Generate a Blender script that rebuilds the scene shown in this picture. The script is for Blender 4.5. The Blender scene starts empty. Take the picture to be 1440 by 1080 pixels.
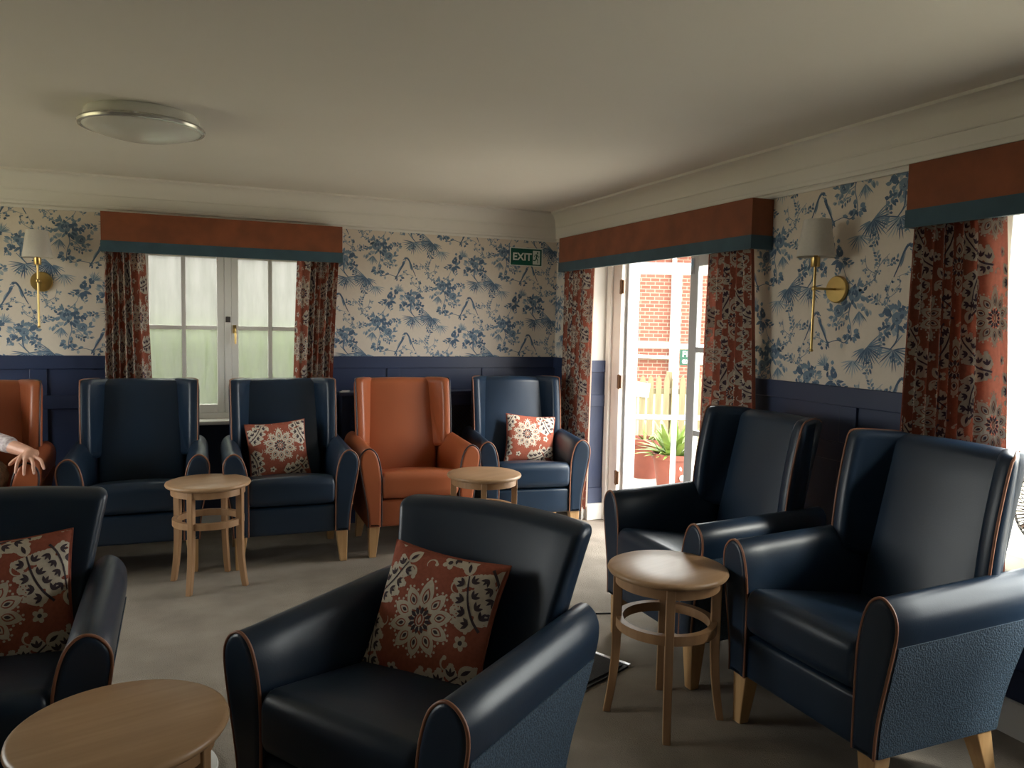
import bpy, bmesh, math, random
import numpy as np
from mathutils import Vector, Matrix
R = math.radians
random.seed(7)
scene = bpy.context.scene
COL = scene.collection

# ------------------------------------------------------------------ camera
F_PX, YAW, PITCH, ROLL, CAM_H = 1100.5, 0.39846, 0.07518, 0.01978, 1.5
def cam_axes():
    cy, sy, cp, sp = math.cos(YAW), math.sin(YAW), math.cos(PITCH), math.sin(PITCH)
    fw = Vector((sy*cp, cy*cp, -sp)); rt = Vector((cy, -sy, 0)); up = rt.cross(fw)
    c, s = math.cos(ROLL), math.sin(ROLL)
    return rt*c + up*s, up*c - rt*s, fw
_r, _u, _w = cam_axes()
cd = bpy.data.cameras.new('camera'); cam = bpy.data.objects.new('camera', cd); COL.objects.link(cam)
cd.sensor_width = 36; cd.lens = F_PX/1440*36; cd.clip_start = .02; cd.clip_end = 200
M = Matrix((( _r.x, _u.x, -_w.x, 0), (_r.y, _u.y, -_w.y, 0), (_r.z, _u.z, -_w.z, CAM_H), (0, 0, 0, 1)))
cam.matrix_world = M
scene.camera = cam

# ------------------------------------------------------------------ world, sun, exposure
world = bpy.data.worlds.new('world'); scene.world = world; world.use_nodes = True
wn = world.node_tree.nodes; wl = world.node_tree.links
bg = wn['Background']; bg.inputs[0].default_value = (1.0, .985, .96, 1); bg.inputs[1].default_value = 8.0
sd = bpy.data.lights.new('sun', 'SUN'); sd.energy = 3.0; sd.angle = R(8); sd.color = (1, .94, .84)
sun = bpy.data.objects.new('sun', sd); COL.objects.link(sun)
sun.rotation_euler = Vector((-.50, .62, -.62)).to_track_quat('-Z', 'Y').to_euler()
def portal(loc, rot, sx, sy):
    d = bpy.data.lights.new('daylight_portal', 'AREA'); d.shape = 'RECTANGLE'; d.size = sx; d.size_y = sy
    d.cycles.is_portal = True
    o = bpy.data.objects.new('daylight_portal', d); COL.objects.link(o); o.location = loc; o.rotation_euler = rot
portal((3.16, 4.36, 1.0), (0, R(90), 0), 2.05, 1.95)
portal((3.16, 1.46, 1.31), (0, R(90), 0), 1.52, 1.45)
portal((-3.17, 4.4, 1.33), (0, R(-90), 0), 1.55, 2.1)
portal((.3, 6.2, 1.4), (R(-90), 0, 0), 1.3, 1.4)
vs = scene.view_settings
vs.view_transform = 'Standard'; vs.look = 'None'; vs.gamma = 1; vs.use_curve_mapping = False
vs.exposure = 0.6

# ------------------------------------------------------------------ room numbers
XR, YB, XL, YF = 2.89, 5.95, -2.9, -2.7
ZC, ZCOR, ZD, ZSK = 2.425, 2.205, 1.24, .13
WT = .2

# ------------------------------------------------------------------ materials
def new_mat(name):
    m = bpy.data.materials.new(name); m.use_nodes = True
    nt = m.node_tree
    return m, nt, nt.nodes['Principled BSDF']
def mat(name, col, rough=.5, metal=0, spec=.5, var=0, vscale=6, bump=0, bscale=60, coat=0, vstretch=(1, 1, 1), detail=4, sheen=0, col2=None):
    m, nt, b = new_mat(name); N, L = nt.nodes, nt.links
    b.inputs['Roughness'].default_value = rough; b.inputs['Metallic'].default_value = metal
    b.inputs['Specular IOR Level'].default_value = spec
    b.inputs['Base Color'].default_value = (*col, 1)
    if coat: b.inputs['Coat Weight'].default_value = coat; b.inputs['Coat Roughness'].default_value = .25
    if sheen: b.inputs['Sheen Weight'].default_value = sheen
    tc = N.new('ShaderNodeTexCoord')
    if var or col2:
        mp = N.new('ShaderNodeMapping'); mp.inputs['Scale'].default_value = vstretch; L.new(tc.outputs['Object'], mp.inputs[0])
        n = N.new('ShaderNodeTexNoise'); n.inputs['Scale'].default_value = vscale; n.inputs['Detail'].default_value = detail
        L.new(mp.outputs[0], n.inputs['Vector'])
        cr = N.new('ShaderNodeValToRGB')
        c2 = col2 or tuple(min(1, c*(1+var)) for c in col); c1 = tuple(c*(1-var) for c in col) if not col2 else col
        cr.color_ramp.elements[0].color = (*c1, 1); cr.color_ramp.elements[1].color = (*c2, 1)
        cr.color_ramp.elements[0].position = .3; cr.color_ramp.elements[1].position = .7
        L.new(n.outputs['Fac'], cr.inputs[0]); L.new(cr.outputs[0], b.inputs['Base Color'])
    if bump:
        n2 = N.new('ShaderNodeTexNoise'); n2.inputs['Scale'].default_value = bscale; n2.inputs['Detail'].default_value = 3
        L.new(tc.outputs['Object'], n2.inputs['Vector'])
        bp = N.new('ShaderNodeBump'); bp.inputs['Strength'].default_value = bump; bp.inputs['Distance'].default_value = .004
        L.new(n2.outputs['Fac'], bp.inputs['Height']); L.new(bp.outputs[0], b.inputs['Normal'])
    return m
def cloth(name, col, trans=.3, rough=.85, var=.12):
    m, nt, b = new_mat(name); N, L = nt.nodes, nt.links
    b.inputs['Roughness'].default_value = rough; b.inputs['Specular IOR Level'].default_value = .2
    tc = N.new('ShaderNodeTexCoord'); n = N.new('ShaderNodeTexNoise'); n.inputs['Scale'].default_value = 90; n.inputs['Detail'].default_value = 3
    L.new(tc.outputs['Object'], n.inputs['Vector'])
    cr = N.new('ShaderNodeValToRGB'); cr.color_ramp.elements[0].position = .3; cr.color_ramp.elements[1].position = .7
    cr.color_ramp.elements[0].color = (*[c*(1-var) for c in col], 1); cr.color_ramp.elements[1].color = (*[min(1, c*(1+var)) for c in col], 1)
    L.new(n.outputs['Fac'], cr.inputs[0]); L.new(cr.outputs[0], b.inputs['Base Color'])
    if trans:
        t = N.new('ShaderNodeBsdfTranslucent'); L.new(cr.outputs[0], t.inputs['Color'])
        mx = N.new('ShaderNodeMixShader'); mx.inputs[0].default_value = trans
        L.new(b.outputs[0], mx.inputs[1]); L.new(t.outputs[0], mx.inputs[2]); L.new(mx.outputs[0], N['Material Output'].inputs[0])
    return m
def textured_fabric(name, c1, c2):
    m, nt, b = new_mat(name); N, L = nt.nodes, nt.links
    b.inputs['Roughness'].default_value = .75
    tc = N.new('ShaderNodeTexCoord'); v = N.new('ShaderNodeTexVoronoi'); v.inputs['Scale'].default_value = 170
    L.new(tc.outputs['Object'], v.inputs['Vector'])
    cr = N.new('ShaderNodeValToRGB'); cr.color_ramp.elements[0].color = (*c2, 1); cr.color_ramp.elements[1].color = (*c1, 1)
    cr.color_ramp.elements[0].position = .1; cr.color_ramp.elements[1].position = .6
    L.new(v.outputs['Distance'], cr.inputs[0]); L.new(cr.outputs[0], b.inputs['Base Color'])
    bp = N.new('ShaderNodeBump'); bp.inputs['Strength'].default_value = .7; bp.inputs['Distance'].default_value = .003; bp.invert = True
    L.new(v.outputs['Distance'], bp.inputs['Height']); L.new(bp.outputs[0], b.inputs['Normal'])
    return m
def glass_mat(name, rough=0.0, frosted=False):
    m, nt, b = new_mat(name); N, L = nt.nodes, nt.links; N.remove(b)
    out = N['Material Output']
    if not frosted:
        t = N.new('ShaderNodeBsdfTransparent'); t.inputs[0].default_value = (.96, .98, .97, 1)
        g = N.new('ShaderNodeBsdfGlossy'); g.inputs['Roughness'].default_value = .03
        lw = N.new('ShaderNodeLayerWeight'); lw.inputs[0].default_value = .5
        fr = N.new('ShaderNodeMath'); fr.operation = 'POWER'; fr.inputs[1].default_value = 5; L.new(lw.outputs['Facing'], fr.inputs[0])
        mx = N.new('ShaderNodeMixShader'); L.new(fr.outputs[0], mx.inputs[0]); L.new(t.outputs[0], mx.inputs[1]); L.new(g.outputs[0], mx.inputs[2])
    else:
        g = N.new('ShaderNodeBsdfRefraction'); g.inputs['Roughness'].default_value = .42; g.inputs['IOR'].default_value = 1.4
        g.inputs['Color'].default_value = (.9, .92, .86, 1)
        t = N.new('ShaderNodeBsdfTranslucent'); t.inputs[0].default_value = (.30, .31, .28, 1)
        tc = N.new('ShaderNodeTexCoord'); mp = N.new('ShaderNodeMapping'); mp.inputs['Scale'].default_value = (9, 9, 1.6)
        n = N.new('ShaderNodeTexNoise'); n.inputs['Scale'].default_value = 2; n.inputs['Detail'].default_value = 5
        L.new(tc.outputs['Object'], mp.inputs[0]); L.new(mp.outputs[0], n.inputs['Vector'])
        mr = N.new('ShaderNodeMapRange'); mr.inputs[1].default_value = .35; mr.inputs[2].default_value = .7; mr.inputs[3].default_value = .2; mr.inputs[4].default_value = .5
        L.new(n.outputs['Fac'], mr.inputs[0])
        mx = N.new('ShaderNodeMixShader'); L.new(mr.outputs[0], mx.inputs[0]); L.new(g.outputs[0], mx.inputs[1]); L.new(t.outputs[0], mx.inputs[2])
    L.new(mx.outputs[0], out.inputs[0])
    return m
def wood_mat(name, c1, c2, rough=.38, axis=(2, 26, 26)):
    return mat(name, c1, rough, col2=c2, vscale=1.6, vstretch=axis, detail=6, bump=.03, bscale=120)
def brick_mat(name, c1, c2, mortar, scale):
    m, nt, b = new_mat(name); N, L = nt.nodes, nt.links
    b.inputs['Roughness'].default_value = .9
    tc = N.new('ShaderNodeTexCoord'); mp = N.new('ShaderNodeMapping'); mp.inputs['Rotation'].default_value = (R(90), 0, 0)
    br = N.new('ShaderNodeTexBrick'); br.inputs['Color1'].default_value = (*c1, 1); br.inputs['Color2'].default_value = (*c2, 1); br.inputs['Mortar'].default_value = (*mortar, 1)
    br.inputs['Scale'].default_value = scale; br.inputs['Mortar Size'].default_value = .022; br.inputs['Brick Width'].default_value = .5; br.inputs['Row Height'].default_value = .2
    L.new(tc.outputs['Object'], mp.inputs[0]); L.new(mp.outputs[0], br.inputs['Vector']); L.new(br.outputs[0], b.inputs['Base Color'])
    return m

MT = dict(
    ceiling=mat('ceiling_paint', (.80, .77, .70), .75, var=.02, vscale=1.5, bump=.15, bscale=1.6),
    white=mat('white_paint', (.78, .76, .71), .45, bump=.03, bscale=30),
    wframe=mat('window_white', (.88, .87, .83), .35),
    navy=mat('navy_paint', (.022, .036, .088), .42, var=.08, vscale=3),
    wallpaper=mat('wallpaper_cream', (.72, .645, .555), .8, var=.02, vscale=40),
    wp0=mat('print_pale_blue', (.36, .42, .47), .8), wp1=mat('print_mid_blue', (.175, .255, .345), .8), wp2=mat('print_dark_blue', (.085, .14, .225), .8),
    plaster=mat('plaster_cream', (.70, .66, .6), .8),
    carpet=mat('carpet_beige', (.235, .205, .172), .95, col2=(.325, .285, .24), vscale=4, detail=12, bump=1.0, bscale=190, spec=.1),
    vinyl=mat('navy_vinyl', (.010, .0235, .047), .37, var=.12, vscale=2.5, bump=.06, bscale=160, spec=.42),
    pipe=mat('tan_piping', (.24, .10, .055), .45),
    orange=mat('rust_vinyl', (.35, .096, .036), .38, var=.08, vscale=2.5, bump=.06, bscale=160),
    dpipe=mat('dark_piping', (.03, .02, .025), .45),
    weave=textured_fabric('blue_texture_weave', (.034, .066, .105), (.008, .018, .034)),
    oweave=textured_fabric('rust_texture_weave', (.34, .09, .03), (.2, .05, .02)),
    leg=wood_mat('leg_beech', (.45, .26, .11), (.56, .35, .17), axis=(26, 26, 2)),
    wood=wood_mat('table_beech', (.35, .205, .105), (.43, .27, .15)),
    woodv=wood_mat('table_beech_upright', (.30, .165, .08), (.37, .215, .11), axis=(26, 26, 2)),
    rust=mat('rust_velvet', (.215, .060, .021), .8, var=.2, vscale=7, bump=.1, bscale=200, sheen=.15),
    teal=mat('teal_velvet', (.032, .075, .105), .8, var=.15, vscale=9, sheen=.15),
    brass=mat('brushed_brass', (.62, .44, .17), .3, metal=1, var=.06, vscale=12),
    shade=cloth('lamp_shade_cloth', (.80, .77, .72), .35, var=.03),
    fabric=cloth('terracotta_cloth', (.33, .108, .072), .16), cream=cloth('cream_print', (.62, .56, .48), .16, var=.06), dark=cloth('indigo_print', (.085, .055, .08), .15),
    cfabric=cloth('cushion_terracotta', (.34, .10, .064), 0), ccream=cloth('cushion_cream_print', (.62, .55, .45), 0, var=.06), cdark=cloth('cushion_indigo_print', (.075, .055, .065), 0),
    lining=cloth('curtain_lining', (.75, .70, .6), .4, var=.03),
    glass=glass_mat('clear_glass'), frost=glass_mat('frosted_glass', frosted=True),
    signgreen=mat('sign_green', (.0, .10, .065), .4), signwhite=mat('sign_white', (.72, .78, .72), .4), signlight=mat('sign_emerald', (.004, .075, .042), .5), doorwhite=mat('door_white', (.56, .58, .60), .4),
    lampwhite=mat('lamp_opal', (.72, .72, .66), .22, spec=.5), lamprim=mat('lamp_rim', (.6, .6, .56), .25, metal=.6),
    black=mat('black_rubber', (.012, .012, .013), .6), mat=mat('mat_charcoal', (.045, .045, .048), .95, var=.35, vscale=220, bump=.6, bscale=260),
    alu=mat('aluminium_edge', (.7, .7, .7), .35, metal=.9), bronze=mat('hinge_bronze', (.20, .11, .06), .4, metal=.7),
    grey=mat('pale_grey_plastic', (.62, .62, .60), .4), fan=mat('fan_grey', (.07, .07, .07), .4), paper=mat('paper_white', (.8, .8, .8), .7),
    pot=mat('terracotta_pot', (.18, .045, .028), .7, var=.1, vscale=9), soil=mat('soil', (.05, .035, .02), .95), leaf=mat('leaf_green', (.13, .19, .035), .55, var=.3, vscale=9),
    leafd=mat('hedge_green', (.09, .135, .035), .6, var=.4, vscale=5), paving=mat('paving_stone', (.30, .27, .21), .9, var=.12, vscale=2.5), lawn=mat('lawn_grass', (.225, .195, .10), .95, var=.25, vscale=4),
    fence=mat('fence_timber', (.15, .12, .065), .85, var=.15, vscale=3, vstretch=(8, 8, 1)), brick=brick_mat('red_brick', (.14, .043, .027), (.17, .06, .04), (.20, .165, .13), 2.2),
    render=mat('grey_render', (.12, .112, .125), .9, var=.05, vscale=2), roof=mat('roof_slate', (.30, .29, .28), .8, var=.2, vscale=6),
    skin=mat('skin', (.56, .30, .21), .5, var=.08, vscale=22, bump=.12, bscale=120), shirt=mat('floral_shirt', (.34, .27, .28), .85, col2=(.62, .56, .56), vscale=55, detail=1), trouser=mat('khaki_cloth', (.17, .13, .085), .9, col2=(.27, .22, .15), vscale=45), hair=mat('grey_hair', (.45, .43, .41), .6, var=.15, vscale=40), shoe=mat('shoe_black', (.02, .02, .02), .4), nail=mat('nail', (.66, .40, .34), .3), steel=mat('steel', (.7, .7, .72), .2, metal=1),
)

# ------------------------------------------------------------------ mesh helpers
def spline(pts, n=6, closed=False):
    P = [np.array(p, float) for p in pts]; out = []; m = len(P)
    rng = range(m if closed else m-1)
    for i in rng:
        p0 = P[(i-1) % m] if closed or i > 0 else P[0]; p1 = P[i]; p2 = P[(i+1) % m]
        p3 = P[(i+2) % m] if closed or i < m-2 else P[-1]
        for k in range(n):
            t = k/n
            out.append(.5*((2*p1)+(-p0+p2)*t+(2*p0-5*p1+4*p2-p3)*t*t+(-p0+3*p1-3*p2+p3)*t**3))
    if not closed: out.append(P[-1])
    return out
class MB:
    def __init__(s): s.v = []; s.f = []; s.m = []; s.flat = []
    def add(s, vs, fs, mi=0):
        o = len(s.v); s.v.extend([tuple(map(float, p)) for p in vs]); s.f.extend([tuple(i+o for i in f) for f in fs]); s.m.extend([mi]*len(fs))
    def box(s, x0, x1, y0, y1, z0, z1, mi=0):
        v = [(x, y, z) for z in (z0, z1) for y in (y0, y1) for x in (x0, x1)]
        s.add(v, [(0, 2, 3, 1), (4, 5, 7, 6), (0, 1, 5, 4), (2, 6, 7, 3), (0, 4, 6, 2), (1, 3, 7, 5)], mi); return s
    def tube(s, pts, r, n=8, mi=0, closed=False, caps=True):
        P = [Vector(p) for p in pts]; m = len(P); vs = []; fs = []
        rs = r if hasattr(r, '__len__') else [r]*m
        up = None
        for i in range(m):
            a = P[i-1] if (i > 0 or closed) else P[0]; b = P[(i+1) % m] if (i < m-1 or closed) else P[-1]
            t = (b-a).normalized() if (b-a).length > 1e-9 else Vector((0, 0, 1))
            if up is None:
                up = Vector((0, 0, 1)) if abs(t.z) < .9 else Vector((1, 0, 0))
            x = up.cross(t); x = x.normalized() if x.length > 1e-6 else Vector((1, 0, 0)); y = t.cross(x); up = y
            for k in range(n):
                an = 2*math.pi*k/n; vs.append(P[i]+x*(math.cos(an)*rs[i])+y*(math.sin(an)*rs[i]))
        for i in range(m if closed else m-1):
            for k in range(n):
                j = (i+1) % m; fs.append((i*n+k, i*n+(k+1) % n, j*n+(k+1) % n, j*n+k))
        if caps and not closed: fs.append(tuple(range(n))[::-1]); fs.append(tuple((m-1)*n+k for k in range(n)))
        s.add(vs, fs, mi); return s
    def lathe(s, prof, n=40, c=(0, 0, 0), mi=0, closed=False):
        vs = []; fs = []; m = len(prof)
        for r_, z in prof:
            for k in range(n):
                a = 2*math.pi*k/n; vs.append((c[0]+r_*math.cos(a), c[1]+r_*math.sin(a), c[2]+z))
        for i in range(m if closed else m-1):
            j = (i+1) % m
            for k in range(n): fs.append((i*n+k, i*n+(k+1) % n, j*n+(k+1) % n, j*n+k))
        if not closed:
            fs.append(tuple(range(n))[::-1]); fs.append(tuple((m-1)*n+k for k in range(n)))
        s.add(vs, fs, mi); return s
    def prism(s, cont, a0, a1, bev=.01, plane='xz', mi=0, steps=6):
        # closed 2D contour extruded along the third axis with rounded rims
        C = np.array(cont, float); n = len(C)
        d = np.roll(C, -1, 0)-np.roll(C, 1, 0); nr = np.stack([d[:, 1], -d[:, 0]], 1); nr /= np.linalg.norm(nr, axis=1)[:, None]+1e-12
        area = .5*np.sum(C[:, 0]*np.roll(C[:, 1], -1)-np.roll(C[:, 0], -1)*C[:, 1])
        if area < 0: nr = -nr
        ins = [(a0, bev*1.6), (a0, bev), (a0+bev*.3, bev*.3), (a0+bev, 0)]
        ins += [(a0+bev+(a1-a0-2*bev)*k/steps, 0) for k in range(1, steps)]
        ins += [(a1-bev, 0), (a1-bev*.3, bev*.3), (a1, bev), (a1, bev*1.6)]
        vs = []; fs = []
        for a, i in ins:
            Q = C-nr*i
            for q in Q:
                vs.append((q[0], a, q[1]) if plane == 'xz' else ((a, q[0], q[1]) if plane == 'yz' else (q[0], q[1], a)))
        m = len(ins)
        for i in range(m-1):
            for k in range(n): fs.append((i*n+k, i*n+(k+1) % n, (i+1)*n+(k+1) % n, (i+1)*n+k))
        fs.append(tuple(range(n))[::-1]); fs.append(tuple((m-1)*n+k for k in range(n)))
        s.flat += [len(s.f)+len(fs)-2, len(s.f)+len(fs)-1]
        s.add(vs, fs, mi); return s
    def soft(s, c, h, r, mid=5, k=4, mi=0):
        # rounded box: centre c, half sizes h, corner radii r
        r = r if hasattr(r, '__len__') else (r, r, r)
        ax = []
        for i in range(3):
            co = h[i]-r[i]
            a = [-h[i]+r[i]*(1-math.cos(math.pi/2*j/k)) if 0 else -h[i]+r[i]*j/k for j in range(k)]
            b = [-co+2*co*j/mid for j in range(mid+1)]
            ax.append(a+b+[-t for t in a[::-1]])
        idx = {}; vs = []; fs = []
        def vert(p):
            key = tuple(round(t, 6) for t in p)
            if key not in idx:
                q = [max(-(h[i]-r[i]), min(h[i]-r[i], p[i])) for i in range(3)]; d = [(p[i]-q[i])/r[i] for i in range(3)]
                l = math.sqrt(sum(t*t for t in d))
                idx[key] = len(vs); vs.append([c[i]+q[i]+(r[i]*d[i]/l if l > 1e-9 else 0) for i in range(3)])
            return idx[key]
        for a in range(3):
            b, e = (a+1) % 3, (a+2) % 3
            for sg in (-1, 1):
                A, B = ax[b], ax[e]
                for i in range(len(A)-1):
                    for j in range(len(B)-1):
                        q = []
                        for (u, w) in ((A[i], B[j]), (A[i+1], B[j]), (A[i+1], B[j+1]), (A[i], B[j+1])):
                            p = [0, 0, 0]; p[a] = sg*h[a]; p[b] = u; p[e] = w; q.append(vert(p))
                        fs.append(tuple(q) if sg > 0 else tuple(q[::-1]))
        s.add(vs, fs, mi); return s
    def deform(s, fn, start=0):
        s.v[start:] = [tuple(fn(*p)) for p in s.v[start:]]; return s
    def build(s, name, mats, parent=None, smooth=True, angle=50, bevel=0, loc=None):
        me = bpy.data.meshes.new(name); me.from_pydata(s.v, [], s.f)
        if not isinstance(mats, (list, tuple)): mats = [mats]
        for m_ in mats: me.materials.append(m_ if not isinstance(m_, str) else MT[m_])
        me.polygons.foreach_set('material_index', s.m)
        if smooth:
            me.polygons.foreach_set('use_smooth', [True]*len(me.polygons))
            for q in s.flat: me.polygons[q].use_smooth = False
            me.set_sharp_from_angle(angle=R(angle))
        me.update()
        o = bpy.data.objects.new(name, me); COL.objects.link(o)
        if parent: o.parent = parent
        if loc: o.location = loc
        if bevel:
            b = o.modifiers.new('bevel', 'BEVEL'); b.width = bevel; b.segments = 2; b.limit_method = 'ANGLE'
        return o
def bx(name, x0, x1, y0, y1, z0, z1, m, parent=None, bevel=0):
    return MB().box(x0, x1, y0, y1, z0, z1).build(name, m, parent, smooth=bool(bevel), angle=40, bevel=bevel)
def tag(o, label, cat, group=None):
    o['label'] = label; o['category'] = cat
    if group: o['group'] = group
    return o
def struct(o, label=None):
    o['kind'] = 'structure'
    if label: o['label'] = label
    return o
def thing(name, label, cat, loc=(0, 0, 0), rz=0, group=None):
    o = bpy.data.objects.new(name, None); COL.objects.link(o); o.location = loc; o.rotation_euler = (0, 0, rz); o.empty_display_size = .1
    return tag(o, label, cat, group)
def dup(root, loc, rz, label, group=None):
    r_ = root.copy(); COL.objects.link(r_); r_.location = loc; r_.rotation_euler = (0, 0, rz); r_['label'] = label
    if group: r_['group'] = group
    for ch in root.children:
        c = ch.copy(); COL.objects.link(c); c.parent = r_
        for g in ch.children:
            d = g.copy(); COL.objects.link(d); d.parent = c
    return r_
def text_mesh(name, body, size, m, parent, loc, rot, align='LEFT', extrude=.0008, bold=.0):
    cu = bpy.data.curves.new('tmp', 'FONT'); cu.body = body; cu.size = size; cu.align_x = align; cu.extrude = extrude; cu.offset = bold
    t = bpy.data.objects.new('tmp', cu); COL.objects.link(t)
    dg = bpy.context.evaluated_depsgraph_get(); me = bpy.data.meshes.new_from_object(t.evaluated_get(dg))
    bpy.data.objects.remove(t); bpy.data.curves.remove(cu)
    me.materials.clear(); me.materials.append(MT[m]); me.name = name
    o = bpy.data.objects.new(name, me); COL.objects.link(o); o.parent = parent; o.location = loc; o.rotation_euler = rot
    return o

# ------------------------------------------------------------------ flat print patterns (cm units)
def leaf2(c, ang, Ln, w, n=5, pw=.9):
    a = R(ang); d = np.array([math.cos(a), math.sin(a)]); p = np.array([-d[1], d[0]]); c = np.array(c, float)
    ts = [i/n for i in range(n+1)]
    up = [c+d*Ln*t+p*w*math.sin(math.pi*t)**pw*(1.15-.3*t) for t in ts]
    dn = [c+d*Ln*t-p*w*math.sin(math.pi*t)**pw*(1.15-.3*t) for t in ts[1:-1]]
    return up+dn[::-1]
def ell(c, a, b, ang=0, n=10):
    r_ = R(ang); ca, sa = math.cos(r_), math.sin(r_)
    return [np.array([c[0]+a*math.cos(t)*ca-b*math.sin(t)*sa, c[1]+a*math.cos(t)*sa+b*math.sin(t)*ca]) for t in [2*math.pi*i/n for i in range(n)]]
def ribbon(pts, w0, w1=None, n=4):
    P = spline(pts, n); w1 = w0 if w1 is None else w1; out = []
    for i in range(len(P)-1):
        d = P[i+1]-P[i]; l = np.linalg.norm(d)+1e-9; p = np.array([-d[1], d[0]])/l
        a = (w0+(w1-w0)*i/(len(P)-1))/2; b = (w0+(w1-w0)*(i+1)/(len(P)-1))/2
        out.append([P[i]+p*a, P[i+1]+p*b, P[i+1]-p*b, P[i]-p*a])
    return out
def wallpaper_motif():
    rng = random.Random(3); S = []
    def add(poly, k): S.append((poly, k))
    def leafy(c, n, r0, r1, a0, a1, w, ks):
        for i in range(n):
            a = a0+(a1-a0)*(i+.5)/n+rng.uniform(-7, 7); L_ = rng.uniform(r0, r1)
            s0 = (c[0]+.8*math.cos(R(a)), c[1]+.8*math.sin(R(a)))
            add(leaf2(s0, a, L_, w*rng.uniform(.8, 1.2)), rng.choice(ks))
    def peony(c, r_):
        for i in range(9):
            a = i*40+rng.uniform(-8, 8); add(ell((c[0]+r_*.62*math.cos(R(a)), c[1]+r_*.62*math.sin(R(a))), r_*.45, r_*.34, a+90, 8), rng.choice((0, 1, 1)))
        for i in range(6):
            a = i*60+20; add(ell((c[0]+r_*.3*math.cos(R(a)), c[1]+r_*.3*math.sin(R(a))), r_*.3, r_*.17, a+90, 8), rng.choice((1, 2, 0)))
        add(ell(c, r_*.16, r_*.16), 2)
    def palm(c, n, L_, a0, a1, ks):
        for i in range(n):
            a = a0+(a1-a0)*i/(n-1); l = L_*rng.uniform(.72, 1.05); add(leaf2(c, a, l, .30, 4, .6), rng.choice(ks))
    def twig(pts, w, k, buds, bk):
        for q in ribbon(pts, w, w*.4): add(q, k)
        P = spline(pts, 4)
        for i in range(buds):
            p = P[int((i+1)*(len(P)-1)/(buds+.5))]; a = rng.uniform(0, 360)
            e = p+np.array([math.cos(R(a)), math.sin(R(a))])*rng.uniform(1.0, 2.2)
            for q in ribbon([p, e], .22): add(q, k)
            for j in range(3):
                add(ell((e[0]+rng.uniform(-.7, .7), e[1]+rng.uniform(-.7, .7)), rng.uniform(.4, .75), .42, rng.uniform(0, 180), 6), rng.choice(bk))
    def clump(c, rx, ry, n, l0, l1, w, ks):
        for i in range(int(n*1.5)):
            q = math.sqrt(rng.random()); a = rng.uniform(0, 360); p = (c[0]+rx*q*math.cos(R(a)), c[1]+ry*q*math.sin(R(a)))
            add(leaf2(p, a+rng.uniform(-55, 55), rng.uniform(l0, l1), w*rng.uniform(.7, 1.25), 4), rng.choice(ks))
    # peony spray with its branch
    for q in ribbon([(1, 1), (2.5, -5), (1.2, -10), (.5, -14)], .6, .45): add(q, 1)
    for q in ribbon([(2.2, -4), (6, -6), (9, -10)], .4, .3): add(q, 1)
    for q in ribbon([(.5, -14), (4, -17.5), (8, -16.5), (14, -18)], .5, .3): add(q, 2)
    clump((0, 2.5), 5.5, 5, 22, 2.2, 4.2, .85, (0, 1, 1, 2)); clump((8, -4), 4.5, 4.5, 15, 2, 3.6, .75, (0, 1, 1)); clump((6.5, 5), 3, 2.5, 8, 2, 3.6, .8, (1, 2))
    peony((-.3, 3.3), 3.8); peony((8.3, -3.8), 2.9); clump((-7, -2), 2.5, 2, 6, 2, 3.4, .8, (0, 1))
    palm((-3, -4), 9, 7, -135, -55, (0, 0, 1)); clump((.4, -13.5), 3, 2, 10, 2, 3.4, .85, (2, 1, 1)); clump((5, -16.5), 2.5, 1.5, 5, 1.6, 2.6, .7, (1, 0))
    clump((14, 3), 1.6, 2, 5, 1.8, 3.2, .8, (0, 1)); clump((12, -9), 1.5, 1.5, 4, 1.6, 2.6, .7, (0, 1))
    # birds on the branch
    for q in ribbon([(18.9, -7.6), (18.2, -9.6), (16.2, -13.2), (12.6, -20)], 1.9, .5): add(q, 2)
    add(ell((19.1, -7.3), .95, .75, 50), 1); add(leaf2((18.0, -9.4), 238, 6.5, .8), 0); add(leaf2((19.7, -6.8), 30, 1.3, .25), 2)
    for q in ribbon([(19.6, -5.0), (21.4, -4.6), (23.4, -7.4), (25.0, -11.5), (27.6, -17)], 1.5, .4): add(q, 2)
    add(ell((19.9, -5.1), .9, .75, 170), 1); add(leaf2((22.6, -6.6), 296, 7, .9), 0); add(leaf2((19.3, -5.3), 215, 1.3, .25), 2); add(leaf2((23.4, -8.4), 285, 5, .6), 1)
    twig([(14, -18), (20, -15.5), (26, -17)], .35, 1, 6, (0, 1)); clump((16, -18.5), 2.2, 1.2, 6, 1.4, 2.4, .6, (1, 2))
    # palms
    palm((-8, -19), 17, 10.5, 140, 310, (1, 2, 2, 1)); palm((-6.5, -19.5), 7, 7.5, -95, -20, (0, 1)); palm((-1, -25), 11, 7.5, 190, 350, (0, 0, 1))
    # fan flower and dark leaves beside it
    palm((14.5, -28), 11, 6, 0, 115, (0, 1)); clump((11.5, -28.5), 2.2, 2.2, 9, 1.6, 3, .8, (2, 1)); add(ell((13.3, -27.8), 1.4, 1.1), 0)
    # small tree with crown, trunk and frond foot
    for q in ribbon([(24, -36), (24.5, -42), (27.5, -46)], .7, .5): add(q, 2)
    for q in ribbon([(22, -40), (25.5, -44), (28, -46.5)], .45, .35): add(q, 1)
    clump((25, -34), 6.5, 5, 30, 2, 4, .85, (1, 2, 1, 0)); peony((25, -33.5), 2.8); clump((31, -38), 2.2, 2.5, 8, 1.8, 3.2, .8, (2, 1)); clump((18.5, -38), 2, 1.8, 6, 1.6, 3, .75, (1, 2))
    palm((26, -46), 17, 9.5, 172, 368, (1, 0, 2, 0)); palm((31, -45), 6, 7, -70, 0, (0, 1))
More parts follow.
